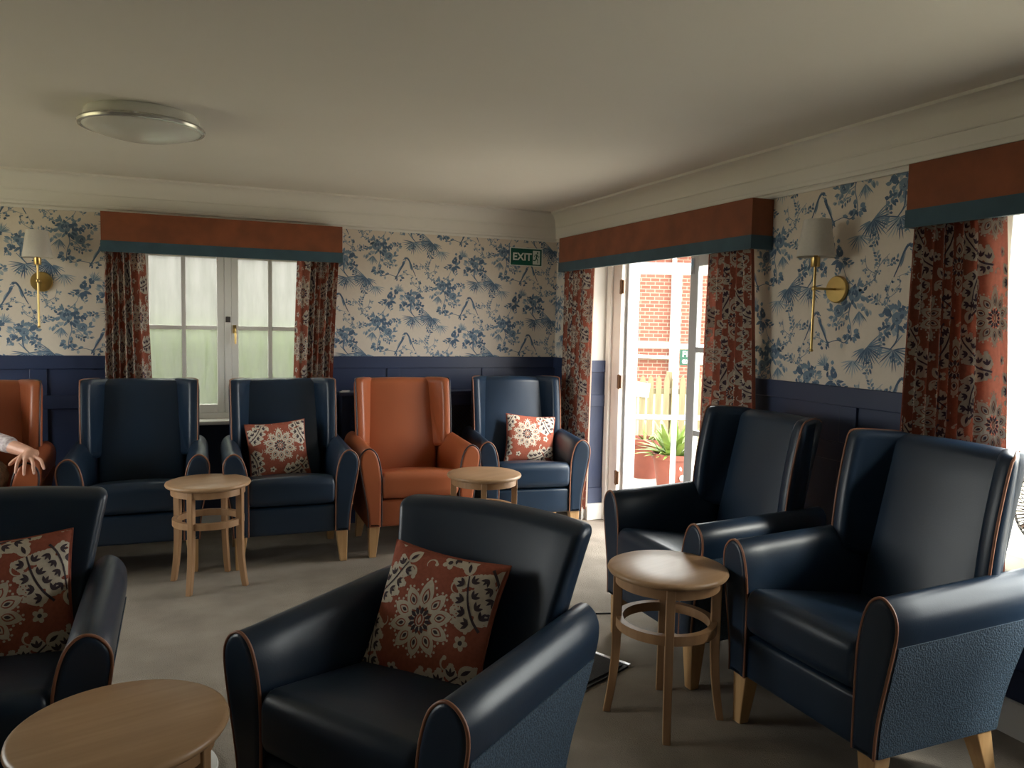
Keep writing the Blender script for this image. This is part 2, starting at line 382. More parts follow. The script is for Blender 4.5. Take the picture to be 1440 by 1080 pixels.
    # twigs with buds
    twig([(-4, 6), (-10, 9), (-12, 14), (-17, 19)], .5, 1, 10, (0, 1)); twig([(1, 7), (5, 11), (7, 16)], .45, 1, 6, (0, 1)); twig([(-11, 11), (-6, 14), (-5, 19)], .35, 1, 6, (1, 0))
    twig([(-18, -6), (-17, 2), (-19, 9)], .35, 1, 9, (0, 1, 2)); twig([(-18, -3), (-13, 0), (-11, 2)], .3, 1, 5, (0, 1)); twig([(-17.5, 1), (-22, 4), (-23, 7)], .3, 1, 4, (0, 1))
    # small leafy sprigs between the large motifs
    for (sx_, sy_, sa_) in ((16, 11, 60), (-6, 24, 120), (21, 2, 20), (-14, -12, 250), (8, -34, 210), (34, -28, 40), (16, -48, 190), (36, -52, 300), (4, -8, 330), (-16, 14, 150), (20, 18, 80), (10, -42, 100), (35, -12, 70)):
        d_ = np.array([math.cos(R(sa_)), math.sin(R(sa_))]); o_ = np.array([sx_, sy_], float)
        for q in ribbon([o_, o_+d_*3+np.array([-d_[1], d_[0]])*.8, o_+d_*6], .35, .2): add(q, 1)
        for k_ in range(7): add(leaf2(o_+d_*(.8+.8*k_), sa_+(52 if k_ % 2 else -52)+rng.uniform(-12, 12), rng.uniform(1.6, 2.8), .55, 4), rng.choice((0, 1, 1, 2)))
    # dark star leaf
    leafy((8.5, 18.5), 6, 3.0, 5.2, -110, 110, 1.1, (2, 2, 1)); leafy((8, 18), 3, 3, 4.5, 160, 260, .6, (1, 2))
    return S
def fabric_motif():
    rng = random.Random(5); S = []
    def add(poly, k): S.append((poly, k))
    # medallion: k 0 cream, 1 dark, 2 ground over cream
    for i in range(10):
        a = 90+36*i; L_ = 7.6 if i else 9.4
        c = (3.0*math.cos(R(a)), 3.0*math.sin(R(a)))
        add(leaf2(c, a, L_, 2.15, 7, .62), 0)
        add(leaf2((4.6*math.cos(R(a)), 4.6*math.sin(R(a))), a, L_*.52, 1.25, 6, .7), 2)
        add(leaf2((4.9*math.cos(R(a)), 4.9*math.sin(R(a))), a, L_*.42, .85, 6, .7), 3)
        add(leaf2((5.4*math.cos(R(a)), 5.4*math.sin(R(a))), a, L_*.25, .5, 5), 1)
        for j in (-14, -7, 0, 7, 14):
            rr = (3+L_)*(1-.0009*j*j)+.15; add(ell((rr*math.cos(R(a+j)), rr*math.sin(R(a+j))), .42, .42, 0, 6), 0)
    for i in range(12):
        a = 30*i; add(leaf2((1.6*math.cos(R(a)), 1.6*math.sin(R(a))), a, 2.3, .55, 4), 1)
    for i in range(12):
        a = 15+30*i; add(leaf2((1.7*math.cos(R(a)), 1.7*math.sin(R(a))), a, 1.3, .3, 4), 3)
    add(ell((0, .2), 1.3, 1.9, 0, 12), 0); add(ell((0, .2), 1.0, 1.55, 0, 12), 2); add(leaf2((0, -.9), 90, 2.2, .5), 3)
    def spray(o, ang, s=1, flip=1):
        ca, sa = math.cos(R(ang)), math.sin(R(ang))
        T = lambda p: np.array([o[0]+s*(p[0]*ca-flip*p[1]*sa), o[1]+s*(p[0]*sa+flip*p[1]*ca)])
        stem = [(0, 0), (4, .9), (9, .6), (15, -1.2)]
        P = spline(stem, 6)
        for i in range(4):
            p = P[3+4*i]
            for sd_ in (-1, 1):
                L_ = 6.2-.7*i; a = 58*sd_+(-4*i)
                d = np.array([math.cos(R(a)), math.sin(R(a))]); q = np.array([-d[1], d[0]])
                add([T(t) for t in leaf2(p, a, L_, 2.0-.15*i, 7, .5)], 0)
                for j in range(5):
                    b = p+d*L_*(.35+.16*j)+q*sd_*(1.9-.42*j); add([T(t) for t in ell(b, .62, .62, 0, 6)], 0)
                    b = p+d*L_*(.35+.16*j)-q*sd_*(1.9-.42*j); add([T(t) for t in ell(b, .62, .62, 0, 6)], 0)
                m_ = p+d*L_*.3
                for da in (-38, 0, 38): add([T(t) for t in leaf2(m_, a+da, 2.3, .42, 4)], 1)
        add([T(t) for t in leaf2((15, -1.2), -12, 5, 1.7, 7, .6)], 0); add([T(t) for t in leaf2((15.8, -1.4), -12, 3, .5)], 1)
        for q in ribbon([T(t) for t in stem], .75*s, .4*s, 5): add(q, 1)
    def curl(o, ang, s=1):
        pts = [(o[0]+s*2.0*math.cos(R(ang+t)), o[1]+s*2.0*math.sin(R(ang+t))) for t in range(0, 230, 30)]
        for q in ribbon(pts, .9*s, .25*s, 3): add(q, 0)
        add(ell(pts[0], .8*s, .8*s, 0, 8), 0)
    def berries(o, s=1):
        for (x, y) in ((0, 0), (-.9, 1.3), (.9, 1.3), (-1.7, 2.5), (0, 2.5), (1.7, 2.5)): add(ell((o[0]+x*s, o[1]+y*s), .75*s, .75*s, 0, 8), 0); add(ell((o[0]+x*s, o[1]+y*s), .3*s, .3*s, 0, 6), 2)
        for a in (50, 90, 130): add(leaf2((o[0], o[1]+3.2*s), a, 3*s, .6*s), 0)
    def flower(o, s=1):
        for i in range(5): add(ell((o[0]+1.3*s*math.cos(R(72*i)), o[1]+1.3*s*math.sin(R(72*i))), 1.0*s, .8*s, 72*i, 8), 0)
        add(ell(o, .7*s, .7*s, 0, 8), 1)
    spray((19, 1.0), 122, 1.12); spray((-20.5, 4), 44, 1.05, -1); spray((1, -20), 24, 1.12, -1); spray((-20.5, -2), -66, 1.05)
    curl((9, 12), 60); curl((-8.2, 13), -40); curl((11.5, -9.5), 120, .9); curl((-13, -2.5), 200, .8)
    berries((11, 4.5), .8); berries((-11.5, 8.5), .75); flower((14.5, -3)); flower((-6, -15.5), .9); flower((3.5, 19), 1.1); curl((-2, 17), 10, .8)
    return S
def clip_poly(P, u0, u1, v0, v1):
    for ax, lim, sg in ((0, u0, 1), (0, u1, -1), (1, v0, 1), (1, v1, -1)):
        out = []; n = len(P)
        for i in range(n):
            a, b = P[i], P[(i+1) % n]; da, db = sg*(a[ax]-lim), sg*(b[ax]-lim)
            if da >= 0: out.append(a)
            if (da > 0 > db) or (da < 0 < db): out.append(a+(b-a)*(da/(da-db)))
        P = out
        if len(P) < 3: return None
    return P
WPM = wallpaper_motif(); FBM = fabric_motif()
def tiled(motif, u0, u1, v0, v1, W, H, ou=0, ov=0, scale=.01, holes=()):
    # half-drop repeats of a motif (metres), clipped to the cloth
    res = []
    for i in range(int((u0-ou)/W)-2, int((u1-ou)/W)+3):
        for j in range(int((v0-ov)/H)-2, int((v1-ov)/H)+3):
            o = np.array([ou+i*W, ov+j*H+(i % 2)*H/2])
            if o[0] < u0-.5 or o[0] > u1+.5 or o[1] < v0-.6 or o[1] > v1+.6: continue
            for poly, k in motif:
                P = [o+p*scale for p in poly]
                c = sum(P)/len(P)
                if not (u0-.06 < c[0] < u1+.06 and v0-.06 < c[1] < v1+.06): continue
                if any(h[0] < c[0] < h[1] and h[2] < c[1] < h[3] for h in holes): continue
                P = clip_poly(P, u0, u1, v0, v1)
                if P: res.append((P, k))
    return res
def print_on(mb, polys, fn, base_mi, hmax, off):
    # lay flat print polygons on a curved cloth: fn(u, v, lift) -> points
    for k in sorted({k for _, k in polys}):
        T = []
        for P, kk in polys:
            if kk != k: continue
            c = sum(P)/len(P)
            for i in range(len(P)): T.append((c, P[i], P[(i+1) % len(P)]))
        T = np.array(T)
        for it in range(6):
            e = np.linalg.norm(T-np.roll(T, -1, 1), axis=2); big = e.max(1) > hmax
            if not big.any(): break
            B = T[big]; A = T[~big]; eb = e[big].argmax(1)
            idx = np.arange(len(B)); a = B[idx, eb]; b = B[idx, (eb+1) % 3]; c = B[idx, (eb+2) % 3]; m_ = (a+b)/2
            T = np.concatenate([A, np.stack([a, m_, c], 1), np.stack([m_, b, c], 1)])
        P3 = fn(T[:, :, 0].ravel(), T[:, :, 1].ravel(), off[k])
        o = len(mb.v); mb.v.extend(map(tuple, P3.tolist())); n = len(T)
        mb.f.extend([(o+3*i, o+3*i+1, o+3*i+2) for i in range(n)]); mb.m.extend([base_mi+k]*n)

# ------------------------------------------------------------------ room shell
def wall_cells(mb, us, vs_, holes, fn):
    # a thick wall from cells; fn(u, v, d) with d 0 inner / 1 outer; slots 0 inner face, 1 reveal and outside
    def solid(i, j):
        if i < 0 or j < 0 or i >= len(us)-1 or j >= len(vs_)-1: return False
        cu, cv = (us[i]+us[i+1])/2, (vs_[j]+vs_[j+1])/2
        return not any(h[0] < cu < h[1] and h[2] < cv < h[3] for h in holes)
    for i in range(len(us)-1):
        for j in range(len(vs_)-1):
            if not solid(i, j): continue
            a, b, c, d = us[i], us[i+1], vs_[j], vs_[j+1]
            mb.add([fn(a, c, 0), fn(b, c, 0), fn(b, d, 0), fn(a, d, 0)], [(0, 1, 2, 3)], 0)
            mb.add([fn(a, c, 1), fn(b, c, 1), fn(b, d, 1), fn(a, d, 1)], [(3, 2, 1, 0)], 1)
            for (p, q, ii, jj) in (((a, c), (a, d), i-1, j), ((b, d), (b, c), i+1, j), ((b, c), (a, c), i, j-1), ((a, d), (b, d), i, j+1)):
                if not solid(ii, jj): mb.add([fn(*p, 0), fn(*q, 0), fn(*q, 1), fn(*p, 1)], [(0, 1, 2, 3)], 1)
def make_wall(name, u0, u1, holes, fn, prt=None, label=None):
    us = sorted({u0, u1} | {h[0] for h in holes} | {h[1] for h in holes}); vs_ = sorted({-.15, 2.6} | {h[2] for h in holes} | {h[3] for h in holes})
    mb = MB(); wall_cells(mb, us, vs_, holes, fn)
    if prt:
        pu0, pu1, ph, ou, ov = prt
        for n_, (P, k) in enumerate(tiled(WPM, pu0, pu1, ZD-.02, ZCOR+.03, .52, .58, ou, ov, .0110, ph)):
            lift = -(.0006+.0004*k+(n_ % 12)*.00002)/WT
            mb.add([fn(p[0], p[1], lift) for p in P], [tuple(range(len(P)))], 2+k)
    return struct(mb.build(name, ['wallpaper', 'white', 'wp0', 'wp1', 'wp2'], smooth=False), label)
WIN1 = (-.31, .91, .78, 2.03); DOOR = (3.50, 5.31, -.02, 2.05); WIN2 = (.75, 2.17, .57, 2.06)
WIN_FILL = (3.4, 5.4, .60, 2.08)  # unseen left window, added and sized to light the back of the room
wall_back = make_wall('wall_back', XL-WT, XR+WT, [WIN1], lambda u, v, d: (u, YB+d*WT, v), (-1.5, XR, [(-.42, 1.02, .7, 2.1)], .33, .31), 'back wall with blue floral wallpaper over navy panelling')
wall_right = make_wall('wall_right', YF, YB, [DOOR, WIN2], lambda u, v, d: (XR+d*WT, u, v), (1.9, YB, [(3.49, 5.33, 0, 2.1), (.7, 2.2, .5, 2.1)], .17, .19), 'right wall with blue floral wallpaper')
wall_left = make_wall('wall_left', YF, YB, [WIN_FILL], lambda u, v, d: (XL-d*WT, u, v), None, 'left wall out of view')
wall_front = make_wall('wall_front', XL-WT, XR+WT, [], lambda u, v, d: (u, YF-d*WT, v), None, 'wall behind the viewer')
floor = struct(bx('floor', XL-WT, XR+WT, YF-WT, YB+WT, -.15, 0, 'carpet'), 'beige short pile carpet')
ceiling = struct(bx('ceiling', XL-WT, XR+WT, YF-WT, YB+WT, ZC, ZC+.15, 'ceiling'), 'smooth off-white ceiling')

# cornice: profile of (distance from wall, height), mitred at the corners
prof = [(0, ZCOR-.012), (.014, ZCOR-.012), (.018, ZCOR), (.012, ZCOR+.012), (.026, ZCOR+.014), (.030, ZCOR+.026), (.028, ZCOR+.034)]
prof += [(.030, ZCOR+.036), (.036, ZCOR+.095), (.040, ZCOR+.097), (.042, ZCOR+.102), (.040, ZCOR+.106)]
prof += [(.040+.075*(1-math.cos(t*math.pi/2)), ZCOR+.106+.098*math.sin(t*math.pi/2)) for t in [i/8 for i in range(1, 9)]]
prof += [(.122, ZC-.014), (.122, ZC), (0, ZC)]
def cornice(name, fn, a, b):
    mb = MB(); n = len(prof); v = []
    for d, z in prof: v.append(fn(a+d, d, z))
    for d, z in prof: v.append(fn(b-d, d, z))
    mb.add(v, [(i, (i+1) % n, n+(i+1) % n, n+i) for i in range(n)]); return struct(mb.build(name, 'white', angle=35), 'white moulded cornice')
cornice('trim_1', lambda u, d, z: (u, YB-d, z), XL, XR); cornice('trim_2', lambda u, d, z: (XR-d, u, z), YF, YB)
cornice('trim_3', lambda u, d, z: (XL+d, u, z), YF, YB); cornice('trim_4', lambda u, d, z: (u, YF+d, z), XL, XR)

# navy panelling up to dado height: boards, rails and stiles; white skirting
RAILS = ((1.15, ZD), (.885, .975), (ZSK, .25))
def panelling(parent, fn, segs, stiles):
    def slab(name, u0, u1, z0, z1, d0, d1, m='navy', bev=.003):
        a = fn(u0, d0); b = fn(u1, d1)
        return bx(name, min(a[0], b[0]), max(a[0], b[0]), min(a[1], b[1]), max(a[1], b[1]), z0, z1, m, parent, bev)
    for (a, b, top) in segs:
        slab('panel_board', a, b, .0, min(ZD, top)-.002, 0, .012, bev=0)
        for z0, z1 in RAILS:
            if z1 <= top+.001: slab('panel_rail', a, b, z0, z1, .012, .026)
        for s_ in stiles:
            if a < s_-.05 and s_+.05 < b:
                for z0, z1 in ((.25, .885), (.975, 1.15)):
                    if z1 <= top: slab('panel_stile', s_-.05, s_+.05, z0, z1, .012, .025)
def skirting(name, segs, fn):
    mb = MB()
    for a, b in segs:
        P = [(.0, 0), (.034, 0), (.034, .09), (.028, .105), (.022, .125), (.0, ZSK)]
        n = len(P); v = [fn(a, d, z) for d, z in P]+[fn(b, d, z) for d, z in P]
        mb.add(v, [(i, (i+1) % n, n+(i+1) % n, n+i) for i in range(n)]+[tuple(range(n)), tuple(range(2*n-1, n-1, -1))])
    return struct(mb.build(name, 'white', angle=30), 'white painted skirting board')
panelling(wall_back, lambda u, d: (u, YB-d), [(XL, -.31, 9), (-.31, .91, .75), (.91, XR, 9)], (-2.45, -1.67, -.88, -.1, .32, .72, 1.5, 2.28))
panelling(wall_right, lambda u, d: (XR-d, u), [(YF, .75, 9), (.75, 2.17, .54), (2.17, 3.50, 9), (5.31, YB-.03, 9)], (-1.4, .75, 1.65, 2.75))
panelling(wall_left, lambda u, d: (XL+d, u), [(YF, 3.4, 9), (3.4, 5.4, .57), (5.4, YB-.03, 9)], (-1.8, 0, 1.85, 3.3, 4.9))
panelling(wall_front, lambda u, d: (u, YF+d), [(XL+.03, XR-.03, 9)], (-2, -1.2, -.4, .4, 1.2, 2))
skirting('baseboard_back', [(XL, XR)], lambda u, d, z: (u, YB-.013-d, z))
skirting('baseboard_right', [(YF, 3.50), (5.31, YB)], lambda u, d, z: (XR-.013-d, u, z))
skirting('baseboard_left', [(YF, YB)], lambda u, d, z: (XL+.013+d, u, z))
skirting('baseboard_front', [(XL, XR)], lambda u, d, z: (u, YF+.013+d, z))
# panelled side of the door recess
bx('panel_board', XR, 3.05, 5.298, 5.31, 0, ZD, 'navy', wall_right)
for z0, z1 in RAILS: bx('panel_rail', XR-.01, 3.04, 5.286, 5.298, z0, z1, 'navy', wall_right, .003)
bx('recess_skirting', XR-.02, 3.045, 5.270, 5.298, 0, ZSK, 'white', wall_right, .006)

# ------------------------------------------------------------------ windows and doors
def sash(parent, name, w, z0, z1, stile, rails, cols, munt, m, glass, depth=.045, rz=0, origin=(0, 0, 0), bottom=None):
    # a glazed leaf in local x (0..w), thickness along y, pivoting at its x = 0 edge
    e = bpy.data.objects.new(name, None); COL.objects.link(e); e.parent = parent; e.location = origin; e.rotation_euler = (0, 0, rz); e.empty_display_size = .05
    bt = bottom or stile
    h = depth/2
    bx('stile', 0, stile, -h, h, z0, z1, m, e, .004); bx('stile', w-stile, w, -h, h, z0, z1, m, e, .004)
    bx('top_rail', stile, w-stile, -h, h, z1-stile, z1, m, e, .004); bx('bottom_rail', stile, w-stile, -h, h, z0, z0+bt, m, e, .004)
    gw = w-2*stile; cw = (gw-munt*(cols-1))/cols
    zb = [z0+bt]+list(rails)+[z1-stile]
    for i in range(1, cols): x = stile+i*cw+(i-1)*munt; bx('glazing_bar', x, x+munt, -h*.8, h*.8, z0+bt, z1-stile, m, e, .003)
    for zz in rails:
        for i in range(cols):
            x = stile+i*(cw+munt); bx('glazing_bar', x, x+cw, -h*.8, h*.8, zz-munt/2, zz+munt/2, m, e, .003)
    for j in range(len(zb)-1):
        a = zb[j]+(munt/2 if j else 0); b = zb[j+1]-(munt/2 if j < len(zb)-2 else 0)
        for i in range(cols):
            x = stile+i*(cw+munt); bx('pane', x+.001, x+cw-.001, -.003, .003, a+.001, b-.001, glass, e)
    return e
def win_root(name, label):
    o = bpy.data.objects.new(name, None); COL.objects.link(o); return struct(o, label)
# back window: two casements with frosted panes
w1 = win_root('window_1', 'white casement window with frosted panes')
yw = YB+.11; x0, x1, z0, z1 = WIN1
for n_, a in (('frame_jamb', (x0, x0+.045, z0, z1)), ('frame_jamb', (x1-.045, x1, z0, z1)), ('frame_mullion', (.277, .323, z0+.045, z1-.045)), ('frame_head', (x0+.045, x1-.045, z1-.045, z1)), ('frame_sill', (x0+.045, x1-.045, z0, z0+.045))):
    bx(n_, a[0], a[1], yw-.035, yw+.045, a[2], a[3], 'wframe', w1, .004)
cw_ = .277-x0-.045
for ox in (x0+.045, .323):
    sash(w1, 'casement', cw_, z0+.045, z1-.045, .05, (1.437,), 2, .03, 'wframe', 'frost', origin=(ox, yw-.008, 0), bottom=.06)
bx('window_board', x0-.05, x1+.05, YB-.075, YB+.10, .752, .782, 'wframe', w1, .008)
mb = MB(); mb.tube([(0, 0, .03), (0, -.03, .03), (.004, -.036, 0), (.004, -.034, -.075)], [.008, .008, .008, .006], 8); mb.box(-.012, .012, -.006, .0, .0, .06)
mb.build('window_handle', 'brass', w1, loc=(.345, yw-.032, 1.40))
mb = MB().box(-.016, .016, -.012, 0, -.02, .02); mb.build('window_catch', 'steel', w1, loc=(.300, yw-.036, 1.50))
# windows beyond the edge of the view
def plain_window(name, fn, a, b, z0, z1, label, board):
    w = win_root(name, label)
    def q(n_, u0, u1, za, zb, d0, d1, m, bev=.004):
        p, r_ = fn(u0, d0), fn(u1, d1); return bx(n_, min(p[0], r_[0]), max(p[0], r_[0]), min(p[1], r_[1]), max(p[1], r_[1]), za, zb, m, w, bev)
    for u in (a, b-.07): q('frame_jamb', u, u+.07, z0, z1, .10, .17, 'wframe')
    q('frame_head', a+.07, b-.07, z1-.07, z1, .10, .17, 'wframe'); q('frame_sill', a+.07, b-.07, z0, z0+.07, .10, .17, 'wframe')
    n = 3; cw = (b-a-.14)/n
    for i in range(n):
        u = a+.07+i*cw
        if i: q('frame_mullion', u-.03, u+.03, z0+.07, z1-.07, .10, .17, 'wframe')
        q('pane', u+.03*(i > 0), u+cw-.03*(i < n-1), z0+.07, z1-.07, .132, .138, 'glass', 0)
    q('window_board', a-.04, b+.04, z0-.03, z0+.002, -board, .10, 'wframe', .008)
    return w
plain_window('window_2', lambda u, d: (XR+d, u), *WIN2, 'white framed window at the right edge', .06)
plain_window('window_fill', lambda u, d: (XL-d, u), *WIN_FILL, 'unseen white framed window added on the left wall to let in light', .05)
# french doors
d1 = win_root('door_1', 'white glazed french doors, one leaf swung open to the garden')
bx('frame_jamb', 3.03, 3.09, 5.12, 5.30, 0, 2.05, 'wframe', d1, .006); bx('frame_bead', 3.005, 3.03, 5.235, 5.295, 0, 2.05, 'wframe', d1, .006)
bx('frame_jamb', 3.03, 3.09, 3.50, 3.57, 0, 2.05, 'wframe', d1, .006); bx('frame_head', 3.03, 3.09, 3.57, 5.12, 1.99, 2.05, 'wframe', d1, .006)
bx('threshold', 2.98, 3.12, 3.57, 5.12, -.02, .02, 'alu', d1, .004)
LW = .808
rails = (.825, 1.365)
leafL = sash(d1, 'door_leaf', .765, .03, 1.985, .085, rails, 2, .035, 'doorwhite', 'glass', .045, R(-90+68), (3.075, 5.105, 0), bottom=.24)
leafR = sash(d1, 'door_leaf', .705, .03, 1.985, .085, rails, 2, .035, 'doorwhite', 'glass', .036, R(90), (3.06, 3.572, 0), bottom=.24)
for z in (1.80, 1.09, .36):
    mb = MB(); mb.box(-.004, .0, -.03, .03, -.05, .05); mb.tube([(-.006, 0, -.055), (-.006, 0, .055)], .008, 8)
    mb.build('hinge', 'bronze', d1, loc=(3.028, 5.108, z))
mb = MB().box(-.006, .006, -.012, .012, -.05, .05); mb.build('bolt', 'steel', d1, loc=(3.034, 4.24, 1.90))
# the small green notice on the open leaf
sg = thing('fire_exit_sign', 'small green and white sign on the open glazed door leaf', 'sign', (0, 0, 0))
sg.matrix_world = Matrix.Translation((3.075, 5.105, 0)) @ Matrix.Rotation(R(-22), 4, 'Z')
yl = -.026
MB().box(.402, .675, yl-.004, yl, 1.225, 1.342).build('plate', 'signlight', sg, smooth=False)
MB().box(.555, .668, yl-.005, yl-.004, 1.232, 1.335).build('pictogram_field', 'signwhite', sg, smooth=False)
text_mesh('lettering', 'Fire', .062, 'signwhite', sg, (.418, yl-.005, 1.288), (R(90), 0, 0), bold=.001); text_mesh('lettering', 'exit', .062, 'signwhite', sg, (.418, yl-.005, 1.238), (R(90), 0, 0), bold=.001)
def running_man(parent, m, fn):
    mb = MB()
    def rib(pts, w):
        for q in ribbon([np.array(p) for p in pts], w, w*.8, 3): mb.add([fn(*p) for p in q], [(0, 1, 2, 3)])
    mb.add([fn(*p) for p in ell((.62, .86), .075, .085, 0, 12)], [tuple(range(12))])
    rib([(.58, .74), (.50, .60), (.46, .46)], .17); rib([(.54, .72), (.34, .70), (.22, .56)], .07); rib([(.58, .70), (.70, .56), (.84, .60)], .07)
    rib([(.46, .46), (.36, .30), (.10, .30)], .10); rib([(.47, .46), (.64, .34), (.66, .08)], .10)
    return mb.build('running_figure', m, parent, smooth=False)
running_man(sg, 'signlight', lambda a, b: (.56+a*.10, yl-.0056, 1.234+b*.098))

# ------------------------------------------------------------------ exit sign above the panelling
ex = thing('exit_sign', 'dark green EXIT sign with running figure on the wallpaper by the corner', 'sign', (2.462, YB-.001, 1.985))
W_, H_ = .29, .148
MB().box(0, W_, -.006, 0, 0, H_).build('plate', 'signwhite', ex, smooth=False)
MB().box(.007, W_-.007, -.0075, -.006, .007, H_-.007).build('panel', 'signgreen', ex, smooth=False)
text_mesh('lettering', 'EXIT', .083, 'signwhite', ex, (.022, -.0078, .047), (R(90), 0, 0), bold=.0022)
MB().box(.203, .268, -.0085, -.0075, .016, .128).build('pictogram_field', 'signwhite', ex, smooth=False)
running_man(ex, 'signgreen', lambda a, b: (.198+a*.075, -.0092, .018+b*.108))

# ------------------------------------------------------------------ pelmets and curtains
def pelmet(name, fn, a, b, d, z0, z1, label):
    t = thing(name, label, 'pelmet', (0, 0, 0))
    zb = z0+.072
    for n_, za, zc, m, g in (('fabric_front', zb, z1, 'rust', 0), ('contrast_band', z0, zb, 'teal', .003)):
        mb = MB()
        n = 1
        for (u0, u1, d0, d1_) in ((a-g, b+g, d-.02, d+g), (a-g, a+.02, 0, d-.02), (b-.02, b+g, 0, d-.02)):
            p, q = fn(u0, d0), fn(u1, d1_)
            mb.box(min(p[0], q[0]), max(p[0], q[0]), min(p[1], q[1]), max(p[1], q[1]), za, zc)
        mb.build(n_, m, t, smooth=False, bevel=0)
    p, q = fn(a+.02, 0), fn(b-.02, d-.02)
    bx('top_board', min(p[0], q[0]), max(p[0], q[0]), min(p[1], q[1]), max(p[1], q[1]), z1-.02, z1-.001, 'rust', t)
    return t
fb = lambda u, d: (u, YB-.002-d); frr = lambda u, d: (XR-.002-d, u)
pelmet('pelmet', fb, -.488, 1.078, .15, 1.928, 2.188, 'rust velvet pelmet with teal band over the frosted window')
pelmet('pelmet', frr, 3.34, 5.62, .14, 1.925, 2.188, 'rust velvet pelmet with teal band over the french doors')
pelmet('pelmet', frr, .52, 2.385, .14, 1.93, 2.188, 'rust velvet pelmet with teal band cut off by the right edge')
def curtain(label, fn, top, bot, zt, zb, folds, Wc, ou, ov, depth=.07, amp=.026, lead=1, seed=0, glance=.0):
    # fn(u, d) -> xy; top/bot = (u0, u1) ends; cloth width Wc; flat leading edge on side lead (1: at u1, 0: at u0, None: none)
    rng = np.random.RandomState(seed); ph = rng.uniform(-.5, .5, 8); ph2 = rng.uniform(0, 6, 4)
    H = zt-zb
    def surf(s, z, lift):
        s = np.asarray(s, float); z = np.asarray(z, float); t = s/Wc; v = (zt-z)/H
        a = top[0]+(bot[0]-top[0])*v**.8; b = top[1]+(bot[1]-top[1])*v**.8
        env = np.ones_like(t)
        if lead == 1: env = 1-np.clip((t-.80)/.12, 0, 1)**2*.85
        if lead == 0: env = 1-np.clip((.20-t)/.12, 0, 1)**2*.85
        w = t*folds*2*np.pi+.5*np.sin(2*np.pi*t*1.7+ph2[0])+.22*np.sin(v*3+ph2[1])*np.sin(t*9+ph2[2])
        tt = t+.012*np.sin(w*1.0+1.2)*env*2
        # gathered part takes less width than the flat leading edge
        if lead == 1: tt = np.where(tt < .8, tt*(.70/.8), .70+(tt-.8)*1.5)
        if lead == 0: tt = np.where(tt > .2, 1-(1-tt)*(.70/.8), .30-(.2-tt)*1.5)
        am = amp*(.75+.35*v)
        d = depth+am*np.sin(w)*env+.006*np.sin(w*2+ph2[3])*env
        return a+(b-a)*tt, d
    def f3(s, z, lift):
        u, d = surf(s, z, 0)
        if np.any(lift):
            e = 1e-3; u2, d2 = surf(np.asarray(s)+e, z, 0); du, dd = u2-u, d2-d; l = np.sqrt(du*du+dd*dd)+1e-9
            u = u-dd/l*lift; d = d+du/l*lift
        x, y = fn(u, d); return np.stack([x+0*u, y+0*u, np.asarray(z, float)+0*u], 1)
    mb = MB(); ns = int(Wc/.006); nz = 24
    S, Z = np.meshgrid(np.linspace(0, Wc, ns+1), np.linspace(zt, zb, nz+1))
    P = f3(S.ravel(), Z.ravel(), 0)
    mb.v.extend(map(tuple, P.tolist())); w = ns+1
    mb.f.extend([(j*w+i, j*w+i+1, (j+1)*w+i+1, (j+1)*w+i) for j in range(nz) for i in range(ns)]); mb.m.extend([0]*ns*nz)
    polys = tiled(FBM, 0.004, Wc-.004, zb+.004, zt-.004, .345, .40, ou, ov)
    print_on(mb, polys, f3, 1, .012, {0: .0010, 2: .0014, 3: .0018, 1: .0022})
    o = mb.build('curtain', ['fabric', 'cream', 'dark', 'fabric', 'cream'], smooth=True, angle=80)
    lu, ld = surf(S.ravel(), Z.ravel(), 0); lc = (lu.min()+lu.max())/2; lu = lc+(lu-lc)*.72; lx, ly = fn(lu, depth-amp*1.35-.010+.15*(ld-depth))
    lb = MB(); lb.v = list(map(tuple, np.stack([lx+0*lu, ly+0*lu, Z.ravel()], 1).tolist())); lb.f = [mb_f[::-1] for mb_f in mb.f[:ns*nz]]; lb.m = [0]*ns*nz
    lb.build('lining', 'lining', o, smooth=True, angle=80)
    return tag(o, label, 'curtain')
nfb = lambda u, d: (u, YB-.03-d); nfr = lambda u, d: (XR-.03-d, u)
curtain('terracotta floral curtain left of the frosted window', nfb, (-.475, -.235), (-.495, -.175), 1.99, .30, 6, .80, .70, 1.5, lead=1, seed=1)
curtain('terracotta floral curtain right of the frosted window', nfb, (.765, 1.06), (.715, .985), 1.99, .30, 6, .80, .10, 1.7, lead=0, seed=2)
curtain('terracotta floral curtain beside the corner at the french doors', nfr, (5.105, 5.60), (5.145, 5.60), 1.99, .12, 6, .85, .05, 1.62, lead=0, seed=3)
curtain('terracotta floral curtain between french doors and brass wall light', nfr, (3.37, 3.735), (3.235, 3.80), 1.99, .12, 7, .95, .4, 1.55, lead=None, seed=4)
curtain('terracotta floral curtain at the right edge behind the armchair', nfr, (1.985, 2.375), (1.88, 2.40), 1.99, .30, 8, 1.15, .10, 1.56, lead=0, seed=5, amp=.03)

